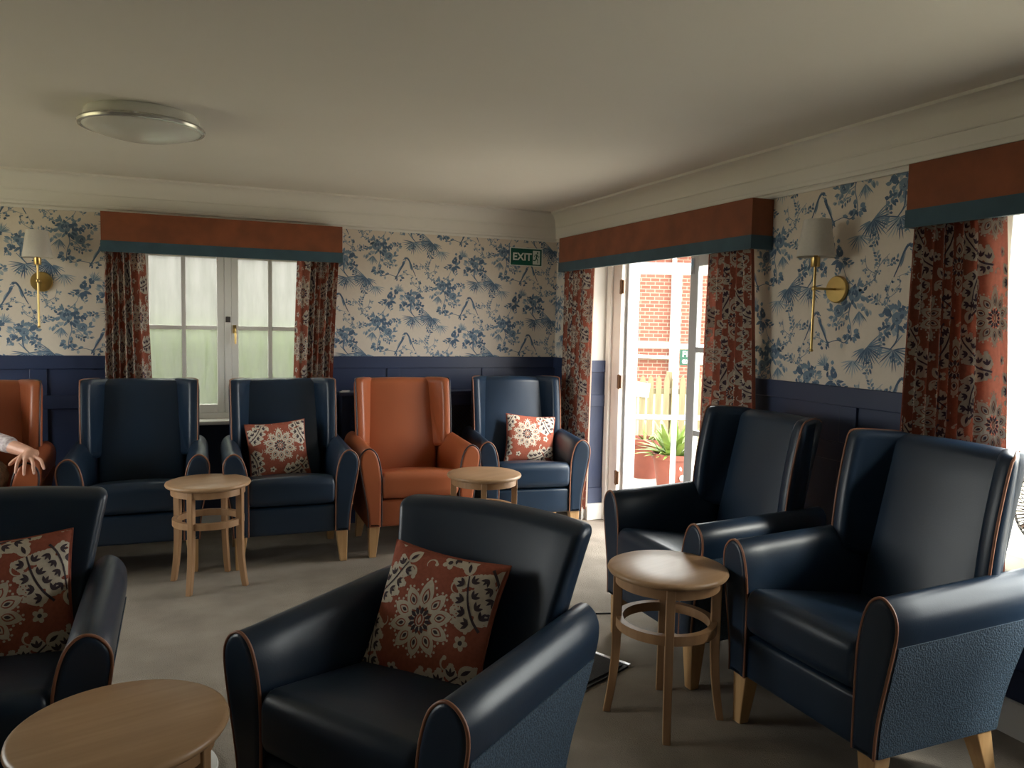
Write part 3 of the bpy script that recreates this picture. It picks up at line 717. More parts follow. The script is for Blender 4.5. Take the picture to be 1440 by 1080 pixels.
# ------------------------------------------------------------------ armchairs (front at y = 0, back towards +y)
ARM = [(.258, .20), (.258, .33), (.258, .46), (.262, .56), (.276, .64), (.298, .695), (.332, .722), (.366, .712), (.391, .678), (.397, .63), (.388, .56), (.370, .46), (.352, .36), (.343, .28), (.340, .20)]
def arm_def(side, zs=1.0, ylen=.66):
    def fn(x, y, z):
        s_ = (z-.2)/.52
        yy = y*(.86+.16*max(0, s_)) if y > .05 else y
        zz = .2+(z-.2)*zs+max(0, s_)*.028*(y/ylen)
        return (x*side, yy+.012*(1-max(0, min(1, s_)))*0, zz)
    return fn
def resample_contour():
    c = spline([np.array(p) for p in ARM], 3)
    base = [np.array((.340-(.340-.258)*k/6, .20)) for k in range(1, 6)]
    return c+base
def make_chair(name, label, cat, kind, main, pipe_m, weave, group):
    t = thing(name, label, cat, (0, 0, 0), 0, group)
    low = kind == 'low'; zs = .92 if low else .965
    # legs
    for sx in (-1, 1):
        for fr in (0, 1):
            mb = MB(); y0 = .055 if fr == 0 else .50; dy = -.012 if fr == 0 else .07; dx = .012*sx
            x0 = .298*sx; v = []
            for (z, w, ox, oy) in ((.215, .036, 0, 0), (.0, .021, dx, dy)):
                v += [(x0+ox-w, y0+oy-w, z), (x0+ox+w, y0+oy-w, z), (x0+ox+w, y0+oy+w, z), (x0+ox-w, y0+oy+w, z)]
            mb.add(v, [(3, 2, 1, 0), (4, 5, 6, 7)][::-1]+[(i, (i+1) % 4, 4+(i+1) % 4, 4+i) for i in range(4)])
            mb.build('leg', 'leg', t, angle=30, bevel=.004)
    # base and seat cushion
    MB().soft((0, .30, .281), (.262, .285, .087), (.012, .025, .02), 4, 3).build('seat_base', main, t, angle=80)
    mb = MB().soft((0, .295, .46), (.261, .30, .085), (.03, .045, .05), 8, 4)
    def puff(x, y, z):
        if z > .44: z += .018*(1-(x/.27)**2)*(1-((y-.28)/.34)**2)
        if y < .05: y -= .012*(1-(x/.27)**2)
        z -= .085*max(0, y-.03)/.55
        return x, y, z
    mb.deform(puff).build('seat_cushion', main, t, angle=80)
    # arms with piped front and textured outer side
    C = resample_contour()
    for sx in (-1, 1):
        mb = MB().prism(C, 0, .66, .012, 'xz'); mb.deform(arm_def(sx, zs))
        if sx < 0: mb.f = [f[::-1] for f in mb.f]
        a = mb.build('arm', main, t, angle=60)
        pc = spline([np.array(p) for p in ARM], 4)
        d = np.gradient(np.array(pc), axis=0); nr = np.stack([-d[:, 1], d[:, 0]], 1); nr /= np.linalg.norm(nr, axis=1)[:, None]
        path = [(p[0]+n_[0]*.001, .006, p[1]+n_[1]*.001) for p, n_ in zip(pc, nr)]
        mb = MB().tube(path, .0048, 6); mb.deform(arm_def(sx, zs)).build('piping', pipe_m, a, angle=80)
        out = [p for p in spline([np.array(p) for p in ARM[9:]], 4) if p[1] < .60]
        ys = [.022+(.64-.022)*k/8 for k in range(9)]
        mb = MB(); v = []; n = len(out)
        for y in ys:
            for p in out: v.append((p[0]+.004, y, p[1]))
        f = [(j*n+i, j*n+i+1, (j+1)*n+i+1, (j+1)*n+i) for j in range(len(ys)-1) for i in range(n-1)]
        o2 = len(v); rim = [(0, i) for i in range(n)]
        for y in ys:
            for p in out: v.append((p[0]-.006, y, p[1]))
        f += [(i, o2+i, o2+i+1, i+1) for i in range(n-1)]
        k = (len(ys)-1)*n; f += [(k+i, k+i+1, o2+k+i+1, o2+k+i) for i in range(n-1)]
        f += [(j*n, (j+1)*n, o2+(j+1)*n, o2+j*n) for j in range(len(ys)-1)]
        mb.add(v, f); mb.deform(arm_def(sx, zs))
        if sx > 0: mb.f = [q[::-1] for q in mb.f]
        mb.build('side_panel', weave, a, angle=60)
    if not low:
        mb = MB().soft((0, 0, .78), (.262, .052, .34), (.03, .05, .04), 8, 4)
        def bk(x, y, z):
            yy = .595+(z-.45)*.20+y-.018*(1-(x/.26)**2)*(1 if y < 0 else 0)
            return x*(.97+.06*(z-.44)/.68)*(.86 if y > .01 else 1), yy, z-.008*(x/.26)**2*(z > 1.0)-.012
        mb.deform(bk).build('backrest', main, t, angle=80)
        prof_w = [(.478, .655), (.480, .74), (.494, .86), (.516, .98), (.536, 1.065), (.550, 1.098), (.58, 1.112), (.66, 1.112), (.715, 1.108), (.748, 1.09), (.750, 1.04), (.715, .88), (.665, .70), (.63, .62), (.55, .62), (.50, .63)]
        wc = spline([np.array(p) for p in prof_w], 3, True)
        for sx in (-1, 1):
            mb = MB().prism(wc, .258, .328, .022, 'yz', steps=2)
            def wd(x, y, z):
                k_ = y-.10*(z-.66); sh = .014-.62*max(0, min(k_, .68)-.515); return ((x+sh+.006*(z-.65)/.45)*sx, y, z)
            mb.deform(wd)
            if sx > 0: mb.f = [f[::-1] for f in mb.f]
            w = mb.build('wing', main, t, angle=70)
            pth = [(.325, p[0]-.0005, p[1]) for p in spline([np.array(p) for p in prof_w[:10]], 4)]
            pth = [(.318, a_+.004 if z_ < 1.1 else a_, z_ if z_ < 1.1 else z_-.002) for (_, a_, z_) in pth]
            MB().tube(pth, .0048, 6).deform(wd).build('piping', pipe_m, w, angle=80)
    else:
        mb = MB().soft((0, 0, .655), (.320, .062, .285), (.032, .052, .034), 10, 4)
        def bl(x, y, z):
            k = (z-.37)/.57; s_ = .80+.28*max(0, min(1, k))**1.3
            yy = .60+(z-.45)*.27+y*(1.1-.25*k)-.05*(x/.33)**2
            zz = z-.012*(x/.33)**2*max(0, k)
            return x*s_, yy, zz
        mb.deform(bl).build('backrest', main, t, angle=80)
    return t
GA = 'high winged armchairs'
GL = 'low armchairs in the foreground'
blue = make_chair('wing_armchair', 'navy winged armchair under the frosted window, left, with no cushion', 'armchair', 'high', 'vinyl', 'pipe', 'weave', GA)
blue.location = (-.262, 4.90, 0); blue.rotation_euler[2] = R(-1)
dup(blue, (.606, 4.83, 0), R(-1), 'navy winged armchair with cushion, between frosted window and rust armchair', GA)
dup(blue, (2.235, 4.86, 0), R(-8), 'navy winged armchair with cushion in the far corner by the french doors', GA)
dup(blue, (1.905, 2.935, 0), R(-90), 'navy winged armchair nearest the french doors on the right wall', GA)
dup(blue, (1.915, 2.015, 0), R(-90), 'navy winged armchair at the right edge with textured outer side showing', GA)
rust = make_chair('wing_armchair', 'rust orange winged armchair with dark piping, empty, between two navy armchairs', 'armchair', 'high', 'orange', 'dpipe', 'oweave', GA)
rust.location = (1.410, 4.82, 0); rust.rotation_euler[2] = R(-2)
dup(rust, (-1.128, 4.86, 0), R(0), 'rust orange winged armchair at the left edge with a person sitting in it', GA)
low = make_chair('low_armchair', 'low navy armchair in the centre foreground, turned to the left, with cushion', 'armchair', 'low', 'vinyl', 'pipe', 'weave', GL)
low.location = (.318, 1.835, 0); low.rotation_euler[2] = math.atan2(-.817, .577)+R(0)
dup(low, (-.578, 2.22, 0), R(0), 'low navy armchair at the left edge with cushion', GL)

# ------------------------------------------------------------------ round tables
def make_table():
    t = thing('round_side_table', 'round beech side table between the two navy armchairs under the window', 'table', (0, 0, 0), 0, 'round beech side tables')
    rT, h = .229, .59
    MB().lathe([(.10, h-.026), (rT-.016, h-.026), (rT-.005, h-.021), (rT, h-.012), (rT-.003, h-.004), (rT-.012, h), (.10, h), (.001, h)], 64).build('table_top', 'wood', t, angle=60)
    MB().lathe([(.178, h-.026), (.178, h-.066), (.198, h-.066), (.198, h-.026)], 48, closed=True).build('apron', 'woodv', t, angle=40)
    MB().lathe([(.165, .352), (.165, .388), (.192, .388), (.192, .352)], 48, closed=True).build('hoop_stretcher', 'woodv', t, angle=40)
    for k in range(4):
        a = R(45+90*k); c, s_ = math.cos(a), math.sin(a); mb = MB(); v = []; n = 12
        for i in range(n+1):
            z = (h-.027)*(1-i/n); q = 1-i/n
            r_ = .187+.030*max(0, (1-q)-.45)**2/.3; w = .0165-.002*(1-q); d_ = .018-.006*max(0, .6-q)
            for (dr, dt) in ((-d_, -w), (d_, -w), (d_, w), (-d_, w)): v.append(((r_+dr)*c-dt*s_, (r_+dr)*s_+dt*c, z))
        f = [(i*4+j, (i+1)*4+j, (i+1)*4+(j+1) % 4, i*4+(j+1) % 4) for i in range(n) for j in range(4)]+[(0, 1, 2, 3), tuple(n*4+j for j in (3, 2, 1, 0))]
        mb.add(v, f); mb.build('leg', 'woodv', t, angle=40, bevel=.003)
    return t
tb = make_table(); tb.location = (.123, 4.68, 0); tb.rotation_euler[2] = R(15)
GT = 'round beech side tables'
dup(tb, (1.70, 4.45, 0), R(24), 'round beech side table in front of the rust armchair', GT)
dup(tb, (1.705, 2.475, 0), R(15), 'round beech side table beside the two armchairs on the right', GT)
dup(tb, (-.137, 1.90, 0), R(15), 'round beech side table in the bottom left foreground', GT)

# ------------------------------------------------------------------ cushions
def cushion(label, loc, rot, size=.40, T=.062, ou=0, ov=0, ang=0):
    a = size/2
    def f3(u, v, lift):
        u = np.asarray(u, float)/a; v = np.asarray(v, float)/a
        th = T*np.sqrt(np.clip((1-np.abs(u)**2.6)*(1-np.abs(v)**2.6), 0, 1))**.9
        x = a*u*(1-.075*(1-v*v)*np.abs(u)**1.5); z = a*v*(1-.075*(1-u*u)*np.abs(v)**1.5)
        y = -(th+lift)+.0012*np.sin(9*u+5*v)
        return np.stack([x, y, z], 1)
    mb = MB(); n = 36; g = np.sin(np.linspace(-np.pi/2, np.pi/2, n+1))*a
    U, V = np.meshgrid(g, g); P = f3(U.ravel(), V.ravel(), 0); w = n+1
    B = P.copy(); B[:, 1] = -P[:, 1]
    mb.add(P, [(j*w+i, j*w+i+1, (j+1)*w+i+1, (j+1)*w+i) for j in range(n) for i in range(n)])
    mb.add(B, [(j*w+i, (j+1)*w+i, (j+1)*w+i+1, j*w+i+1) for j in range(n) for i in range(n)])
    polys = tiled(FBM, -a+.004, a-.004, -a+.004, a-.004, .38, .42, ou, ov)
    print_on(mb, polys, f3, 1, .018, {0: .0007, 2: .0011, 3: .0015, 1: .0019})
    t = thing('cushion', label, 'cushion', loc); t['group'] = 'terracotta floral cushions'
    t.rotation_euler = rot
    mb.build('cover', ['cfabric', 'ccream', 'cdark', 'cfabric', 'ccream'], t, angle=80)
    e = np.linspace(-a, a, 15)
    ring = np.concatenate([f3(e[:-1], 0*e[:-1]-a, 0), f3(0*e[:-1]+a, e[:-1], 0), f3(e[::-1][:-1], 0*e[:-1]+a, 0), f3(0*e[:-1]-a, e[::-1][:-1], 0)])
    MB().tube([tuple(p) for p in ring], .0042, 6, closed=True).build('piping', 'cfabric', t, angle=80)
    return t
# rotation order XYZ: tip back about local x, roll about y, turn about z
cushion('terracotta floral cushion on the navy armchair under the window', (.568, 5.295, .648), (R(-19), R(-4), R(2)), size=.385, ou=.01, ov=.02)
cushion('terracotta floral cushion on the navy armchair in the far corner', (2.385, 5.30, .648), (R(-20), R(4), R(-16)), size=.375, ou=-.03, ov=.03)
cushion('terracotta floral cushion on the low armchair in the centre foreground', (.672, 2.155, .630), (R(-24), R(3), R(-50)), size=.40, ou=-.01, ov=-.01)
cushion('terracotta floral cushion on the low armchair at the left edge', (-.525, 2.735, .622), (R(-25), R(-3), R(3)), size=.41, ou=-.03, ov=-.03)

# ------------------------------------------------------------------ wall lights and ceiling light
def wall_light(label, loc, rz):
    t = thing('wall_light', label, 'wall light', loc, rz, 'brass wall lights with white shades')
    mb = MB().lathe([(.001, 0), (.062, 0), (.065, .004), (.065, .012), (.060, .018), (.012, .022), (.001, .022)], 40)
    mb.deform(lambda x, y, z: (x, -z, y)); mb.f = [f[::-1] for f in mb.f]; mb.build('wall_plate', 'brass', t, angle=40)
    MB().tube([(0, -.02, 0), (0, -.15, 0)], .006, 10).build('arm', 'brass', t, angle=60)
    MB().tube([(0, -.15, -.29), (0, -.15, .115)], .0062, 10).build('rod', 'brass', t, angle=60)
    MB().soft((0, -.15, 0), (.011, .011, .011), .008, 2, 3).build('knuckle', 'brass', t, angle=80); MB().soft((0, -.15, -.292), (.008, .008, .006), .005, 2, 3).build('finial', 'brass', t, angle=80)
    MB().lathe([(.001, .10), (.018, .10), (.021, .104), (.021, .145), (.010, .15), (.010, .22), (.001, .22)], 24, (0, -.15, 0)).build('lamp_holder', 'brass', t, angle=40)
    MB().lathe([(.087, .146), (.061, .318), (.0595, .318), (.0855, .146)], 48, (0, -.15, 0), closed=True).build('lamp_shade', 'shade', t, angle=40)
    return t
wall_light('brass wall light with white shade left of the frosted window', (-.848, YB-.001, 1.722), 0)
wall_light('brass wall light with white shade right of the french doors', (XR-.001, 2.868, 1.700), R(-90))
cl = thing('ceiling_light', 'round flush opal ceiling light, switched off', 'ceiling light', (-.160, 4.03, ZC))
MB().lathe([(.001, 0), (.232, 0), (.240, -.012), (.245, -.045), (.244, -.055), (.001, -.055)][::-1], 64).build('base', 'lampwhite', cl, angle=40)
MB().lathe([(.246, -.047), (.262, -.049), (.268, -.058), (.264, -.068), (.250, -.070), (.244, -.06)], 64, closed=True).build('rim', 'lamprim', cl, angle=40)
MB().lathe([(.001, -.116), (.05, -.1145), (.10, -.110), (.15, -.1015), (.20, -.088), (.235, -.075), (.252, -.066), (.252, -.058), (.001, -.058)], 64).build('diffuser', 'lampwhite', cl, angle=70)

# ------------------------------------------------------------------ radiator cover behind the rust armchair
rc = thing('radiator_cover', 'dark navy radiator cover with lattice grille behind the rust armchair', 'radiator cover', (0, 0, 0))
x0, x1, yf = 1.07, 2.20, 5.76
bx('shelf', x0-.02, x1+.02, yf-.02, YB-.028, .955, .98, 'navy', rc, .004)
for a, b in ((x0, x0+.07), (x1-.07, x1)): bx('post', a, b, yf, YB-.028, 0, .955, 'navy', rc, .003)
bx('top_rail', x0+.07, x1-.07, yf, yf+.02, .87, .955, 'navy', rc, .003); bx('bottom_rail', x0+.07, x1-.07, yf, yf+.02, 0, .14, 'navy', rc, .003)
mb = MB(); step = .022; xa, xb, za, zb = x0+.07, x1-.07, .14, .87
for sg_ in (1, -1):
    c = -1.2
    while c < 2.6:
        # line z - za = sg*(x - xa) + c clipped to the opening
        P = []
        for x in (xa, xb):
            z = za+sg_*(x-xa)+c
            P.append((x, z))
        (xA, zA), (xB, zB) = P
        def cut(z): return xA+(z-zA)/(zB-zA)*(xB-xA)
        lo, hi = xA, xB
        if sg_ > 0: lo = max(lo, cut(za)); hi = min(hi, cut(zb))
        else: lo = max(lo, cut(zb)); hi = min(hi, cut(za))
        if hi-lo > .01:
            q = lambda x: zA+sg_*(x-xA)
            mb.tube([(lo, yf+.009+.003*sg_, q(lo)), (hi, yf+.009+.003*sg_, q(hi))], .0028, 4, caps=False)
        c += step*1.4
mb.build('lattice_grille', 'black', rc, smooth=False)['kind'] = 'stuff'
mb = MB(); mb.box(-.035, .03, -.02, .02, 0, .006); mb.box(-.02, .035, -.012, .02, .006, .012)
tag(mb.build('folded_paper', 'paper', smooth=False, loc=(1.10, 5.80, .9805)), 'small folded white paper on the dark radiator shelf', 'paper')

# ------------------------------------------------------------------ floor things
mm = thing('floor_mat', 'charcoal floor mat with pale metal edge beside the centre foreground armchair', 'mat', (0, 0, 0))
A, B_, C_, D_ = (1.800, 2.885), (1.46, 3.58), (.84, 3.26), (1.16, 2.60)
def quad(mb, P, z0, z1):
    v = [(x, y, z0) for x, y in P]+[(x, y, z1) for x, y in P]; mb.add(v, [(3, 2, 1, 0), (4, 5, 6, 7)]+[(i, (i+1) % 4, 4+(i+1) % 4, 4+i) for i in range(4)])
cx = sum(p[0] for p in (A, B_, C_, D_))/4; cy_ = sum(p[1] for p in (A, B_, C_, D_))/4
inner = [(cx+(x-cx)*.95, cy_+(y-cy_)*.95) for x, y in (A, B_, C_, D_)]
mb = MB(); quad(mb, (A, B_, C_, D_), 0, .009); mb.build('rubber_border', 'black', mm, smooth=False)
mb = MB(); quad(mb, inner, .009, .015); mb.build('pile', 'mat', mm, smooth=False)
def off(p, q, d):
    a = Vector((q[0]-p[0], q[1]-p[1], 0)).normalized(); n = Vector((a.y, -a.x, 0))*d; return [(p[0], p[1]), (q[0], q[1]), (q[0]+n.x, q[1]+n.y), (p[0]+n.x, p[1]+n.y)]
mb = MB(); quad(mb, off(A, B_, .018), 0, .012); mb.build('metal_edge', 'alu', mm, smooth=False)
cab = spline([(2.45, 3.50, .004), (2.15, 3.47, .004), (1.98, 3.50, .004), (1.86, 3.56, .004), (1.80, 3.68, .004), (1.76, 3.95, .004), (1.9, 4.3, .004), (2.4, 4.45, .004)], 8)
tag(MB().tube(cab, .0035, 6).build('cable', 'black', angle=80), 'thin dark cable lying on the carpet near the french doors', 'cable')
pb = thing('pedestal_base', 'pale grey round base plate on the carpet behind the foreground table', 'base plate', (-.095, 2.72, 0))
MB().lathe([(.001, 0), (.186, 0), (.19, .006), (.186, .014), (.145, .020), (.001, .022)], 56).build('plate', 'grey', pb, angle=40)
MB().lathe([(.001, .021), (.140, .021), (.134, .034), (.04, .05), (.001, .05)], 40).build('dark_cap', 'black', pb, angle=40)

# desk fan on the window board at the right edge
fn_ = thing('desk_fan', 'grey wire desk fan on the window board at the right edge', 'fan', (2.93, 1.81, .573), R(-90))
MB().lathe([(.001, 0), (.085, 0), (.088, .006), (.08, .016), (.02, .026), (.001, .026)], 32).build('base', 'fan', fn_, angle=40)
MB().tube([(0, 0.03, .02), (0, 0.045, .26)], .011, 10).build('stem', 'fan', fn_, angle=60)
hub = Vector((0, -.0, .290)); mb = MB(); RF = .165
for k in range(64):
    a = 2*math.pi*k/64; c, s_ = math.cos(a), math.sin(a)
    mb.tube([(c*r_, y, hub.z+s_*r_) for r_, y in ((.025, -.055), (.09, -.052), (.145, -.036), (RF, 0), (.145, .036), (.05, .05))], .0019, 4, caps=False)
for r_, y in ((RF, 0), (.09, -.052), (.145, -.036)): mb.tube([(math.cos(2*math.pi*i/40)*r_, y, hub.z+math.sin(2*math.pi*i/40)*r_) for i in range(40)], .0025, 5, closed=True)
mb.build('wire_guard', 'fan', fn_, angle=80)
mb = MB().soft((0, .045, hub.z), (.045, .04, .045), .03, 2, 4); mb.tube([(0, 0, hub.z), (0, -.045, hub.z)], .018, 12); mb.build('motor', 'fan', fn_, angle=80)
for k in range(3):
    mb = MB(); v = []
    for i in range(7):
        r_ = .02+.12*i/6; a0 = R(120*k)
        for j, da in enumerate((-28, 0, 28)):
            a = a0+R(da)*(.6+.4*i/6); v.append((math.cos(a)*r_, -.02+.016*(j-1), hub.z+math.sin(a)*r_))
    mb.add(v, [(i*3+j, i*3+j+1, i*3+j+4, i*3+j+3) for i in range(6) for j in range(2)]); b_ = mb.build('blade', 'grey', fn_, angle=80)
    so = b_.modifiers.new('solid', 'SOLIDIFY'); so.thickness = .002

# ------------------------------------------------------------------ person seated in the rust armchair at the left edge
def build_person():
    X0 = -1.128
    segs = []      # (points, radii, material index)  0 skin 1 shirt 2 trousers 3 shoes
    L = lambda x: X0+x
    XT = X0-.115
    segs.append(([(X0-.05, 5.26, .60), (X0-.07, 5.30, .72), (XT, 5.35, .86), (XT, 5.38, .96)], [.155, .15, .15, .13], 1))
    segs.append(([(XT-.08, 5.38, .96), (XT+.07, 5.38, .95)], [.115, .105], 1))
    segs.append(([(XT, 5.38, 1.02), (XT, 5.355, 1.16)], [.062, .055], 0))
    segs.append(([(X0-.09, 5.27, .585), (X0+.03, 5.27, .585)], [.135, .135], 2))
    for s in (-1, 1):
        kx = X0+s*.135
        segs.append(([(X0+s*.085, 5.26, .575), (X0+s*.12, 5.05, .575), (kx, 4.80, .575)], [.105, .095, .068], 2))
        segs.append(([(kx, 4.80, .57), (kx, 4.74, .36), (kx+s*.01, 4.70, .11)], [.068, .062, .045], 2))
        segs.append(([(kx+s*.01, 4.71, .06), (kx+s*.015, 4.64, .045), (kx+s*.025, 4.55, .038)], [.046, .045, .036], 3))
    # arm that rests on the chair arm
    segs.append(([(XT+.115, 5.37, .965), (XT+.16, 5.27, .885), (X0+.125, 5.17, .80)], [.062, .055, .050], 1))
    segs.append(([(X0+.125, 5.17, .80), (X0+.225, 5.075, .778)], [.050, .047], 1))
    segs.append(([(X0+.16, 5.13, .79), (X0+.29, 5.015, .758), (X0+.352, 4.955, .745)], [.042, .036, .027], 0))
    hx, hy, hz = X0+.352, 4.955, .745
    segs.append(([(hx, hy, hz), (hx-.008, hy-.035, hz-.004), (hx-.012, hy-.068, hz-.012)], [.027, .026, .022], 0))
    for dx in (-.034, -.012, .012, .034):
        segs.append(([(hx+dx*.5, hy-.005, hz), (hx-.008+dx, hy-.07, hz-.010)], [.021, .0135], 0))
    fingers = [(-.036, (-.052, -.095, -.034), (-.056, -.112, -.064), (-.058, -.118, -.086)),
               (-.013, (-.017, -.104, -.036), (-.018, -.124, -.070), (-.018, -.131, -.096)),
               (.011, (.020, -.104, -.034), (.026, -.124, -.067), (.029, -.130, -.092)),
               (.034, (.056, -.098, -.026), (.068, -.116, -.050), (.075, -.124, -.070))]
    for dx, a, b, c in fingers:
        segs.append(([(hx-.008+dx, hy-.068, hz-.012)]+[(hx+p[0], hy+p[1], hz+p[2]) for p in (a, b, c)], [.0115, .0102, .0092, .0078], 0))
    segs.append(([(hx-.016, hy-.008, hz-.006), (hx-.050, hy-.030, hz-.016), (hx-.078, hy-.048, hz-.034), (hx-.094, hy-.058, hz-.050)], [.017, .0135, .0112, .009], 0))
    # other arm, hand in the lap
    segs.append(([(XT-.13, 5.37, .99), (X0-.24, 5.22, .90), (X0-.225, 5.10, .80)], [.066, .055, .052], 1))
    segs.append(([(X0-.215, 5.10, .80), (X0-.12, 5.03, .755)], [.054, .048], 1))
    segs.append(([(X0-.15, 5.05, .77), (X0-.02, 4.98, .725), (X0+.06, 4.96, .708)], [.042, .034, .026], 0))
    gx, gy, gz = X0+.06, 4.96, .708
    segs.append(([(gx, gy, gz), (gx+.04, gy-.01, gz-.004), (gx+.075, gy-.02, gz-.010)], [.026, .028, .022], 0))
    for k, dy in enumerate((-.032, -.011, .011, .031)):
        l = (.055, .066, .062, .048)[k]
        segs.append(([(gx+.03, gy-.014+dy*.6, gz-.006), (gx+.078, gy-.022+dy, gz-.012), (gx+.078+l*.6, gy-.026+dy*1.1, gz-.022), (gx+.078+l, gy-.028+dy*1.1, gz-.042)], [.018, .0112, .0098, .0078], 0))
    segs.append(([(gx+.02, gy-.02, gz-.004), (gx+.05, gy-.058, gz-.008), (gx+.075, gy-.072, gz-.018)], [.017, .0125, .0095], 0))
    mb = MB()
    def ball(c, r, n=12, m=8):
        r = r if hasattr(r, '__len__') else (r, r, r)
        v = [(c[0], c[1], c[2]-r[2])]; f = []
        for i in range(1, m):
            a = -math.pi/2+math.pi*i/m
            for k in range(n): b = 2*math.pi*k/n; v.append((c[0]+r[0]*math.cos(a)*math.cos(b), c[1]+r[1]*math.cos(a)*math.sin(b), c[2]+r[2]*math.sin(a)))
        v.append((c[0], c[1], c[2]+r[2]))
        for k in range(n): f.append((0, 1+(k+1) % n, 1+k)); f.append((len(v)-1, 1+(m-2)*n+k, 1+(m-2)*n+(k+1) % n))
        for i in range(m-2):
            for k in range(n): f.append((1+i*n+k, 1+i*n+(k+1) % n, 1+(i+1)*n+(k+1) % n, 1+(i+1)*n+k))
        mb.add(v, f)
    for pts, rad, _ in segs:
        P = spline(pts, 4); Rr = [float(q[0]) for q in spline([(r_, 0) for r_ in rad], 4)]
        mb.tube(P, Rr, 12); ball(P[0], Rr[0]); ball(P[-1], Rr[-1])
    hc = (XT, 5.33, 1.265)
    ball(hc, (.074, .094, .112), 20, 14); ball((XT, 5.285, 1.205), (.052, .055, .052), 14, 10)
    for p, r in (((XT, 5.237, 1.245), (.013, .020, .024)), ((XT, 5.244, 1.287), (.045, .012, .010)), ((XT, 5.243, 1.203), (.024, .010, .010)), ((XT-.076, 5.345, 1.26), (.010, .02, .032)), ((XT+.076, 5.345, 1.26), (.010, .02, .032))): ball(p, r)
    tmp = mb.build('tmp', 'skin'); rm = tmp.modifiers.new('r', 'REMESH'); rm.mode = 'VOXEL'; rm.voxel_size = .0046; rm.use_smooth_shade = True
    sm = tmp.modifiers.new('s', 'SMOOTH'); sm.iterations = 3; sm.factor = .5
    dg = bpy.context.evaluated_depsgraph_get(); me = bpy.data.meshes.new_from_object(tmp.evaluated_get(dg)); bpy.data.objects.remove(tmp)
    me.name = 'body'; me.materials.clear()
    for m_ in ('skin', 'shirt', 'trouser', 'shoe'): me.materials.append(MT[m_])
    n = len(me.polygons); C = np.empty(n*3); me.polygons.foreach_get('center', C); C = C.reshape(-1, 3)
    best = np.full(n, 1e9); lab = np.zeros(n, int)
    for pts, rad, mi in segs:
        for i in range(len(pts)-1):
            a, b = np.array(pts[i]), np.array(pts[i+1]); d = b-a; t = np.clip(((C-a)@d)/(d@d), 0, 1)
            dist = np.linalg.norm(C-(a+t[:, None]*d), axis=1)-(rad[i]+(rad[i+1]-rad[i])*t)
            up = dist < best-(.004 if mi == 0 else 0); best[up] = dist[up]; lab[up] = mi
    lab[C[:, 2] > 1.12] = 0
    me.polygons.foreach_set('material_index', lab.astype(np.int32)); me.polygons.foreach_set('use_smooth', [True]*n)
    root = thing('person', 'person in floral top seated at the left edge, hand on the rust chair arm', 'person', (X0, 5.0, 0))
    T = Matrix.Translation((-X0, -5.0, 0)); me.transform(T)
    o = bpy.data.objects.new('body', me); COL.objects.link(o); o.parent = root
    def part(name, m): 
        mb.deform(lambda x, y, z: (x-X0, y-5.0, z)); return mb.build(name, m, root, angle=80)
    mb = MB(); ball((XT, 5.348, 1.290), (.083, .096, .100), 24, 16); ball((XT, 5.375, 1.235), (.080, .075, .085), 20, 12)
    mb.deform(lambda x, y, z: (x, max(y, 5.262+.25*max(0, 1.33-z)), z)); part('hair', 'hair')
    for s in (-1, 1): mb = MB(); ball((XT+s*.031, 5.250, 1.270), .0115); part('eye', 'shoe')
    for dx, a, b, c in fingers:
        mb = MB(); ball((hx+c[0], hy+c[1]-.0066, hz+c[2]+.003), (.0052, .0022, .0065), 8, 6); part('fingernail', 'nail')
    w = MB(); q = Vector((.08, -.02, -.017)).normalized(); c0 = Vector((X0+.045, 4.963, .711)); x_ = q.cross(Vector((0, 0, 1))).normalized(); y_ = q.cross(x_)
    mb = MB(); ring = [c0+x_*math.cos(2*math.pi*k/20)*.031+y_*math.sin(2*math.pi*k/20)*.031 for k in range(20)]
    for off_ in (-.007, 0, .007): mb.tube([p+q*off_ for p in ring], .0042, 6, closed=True)
    part('watch_strap', 'black')
    mb = MB(); mb.soft((0, 0, 0), (.017, .013, .005), .004, 2, 3); mm_ = Matrix.Translation(c0+Vector((0, -.012, .032))); mb.deform(lambda x, y, z: tuple(mm_ @ Vector((x, y, z)))); part('watch_case', 'steel')
build_person()

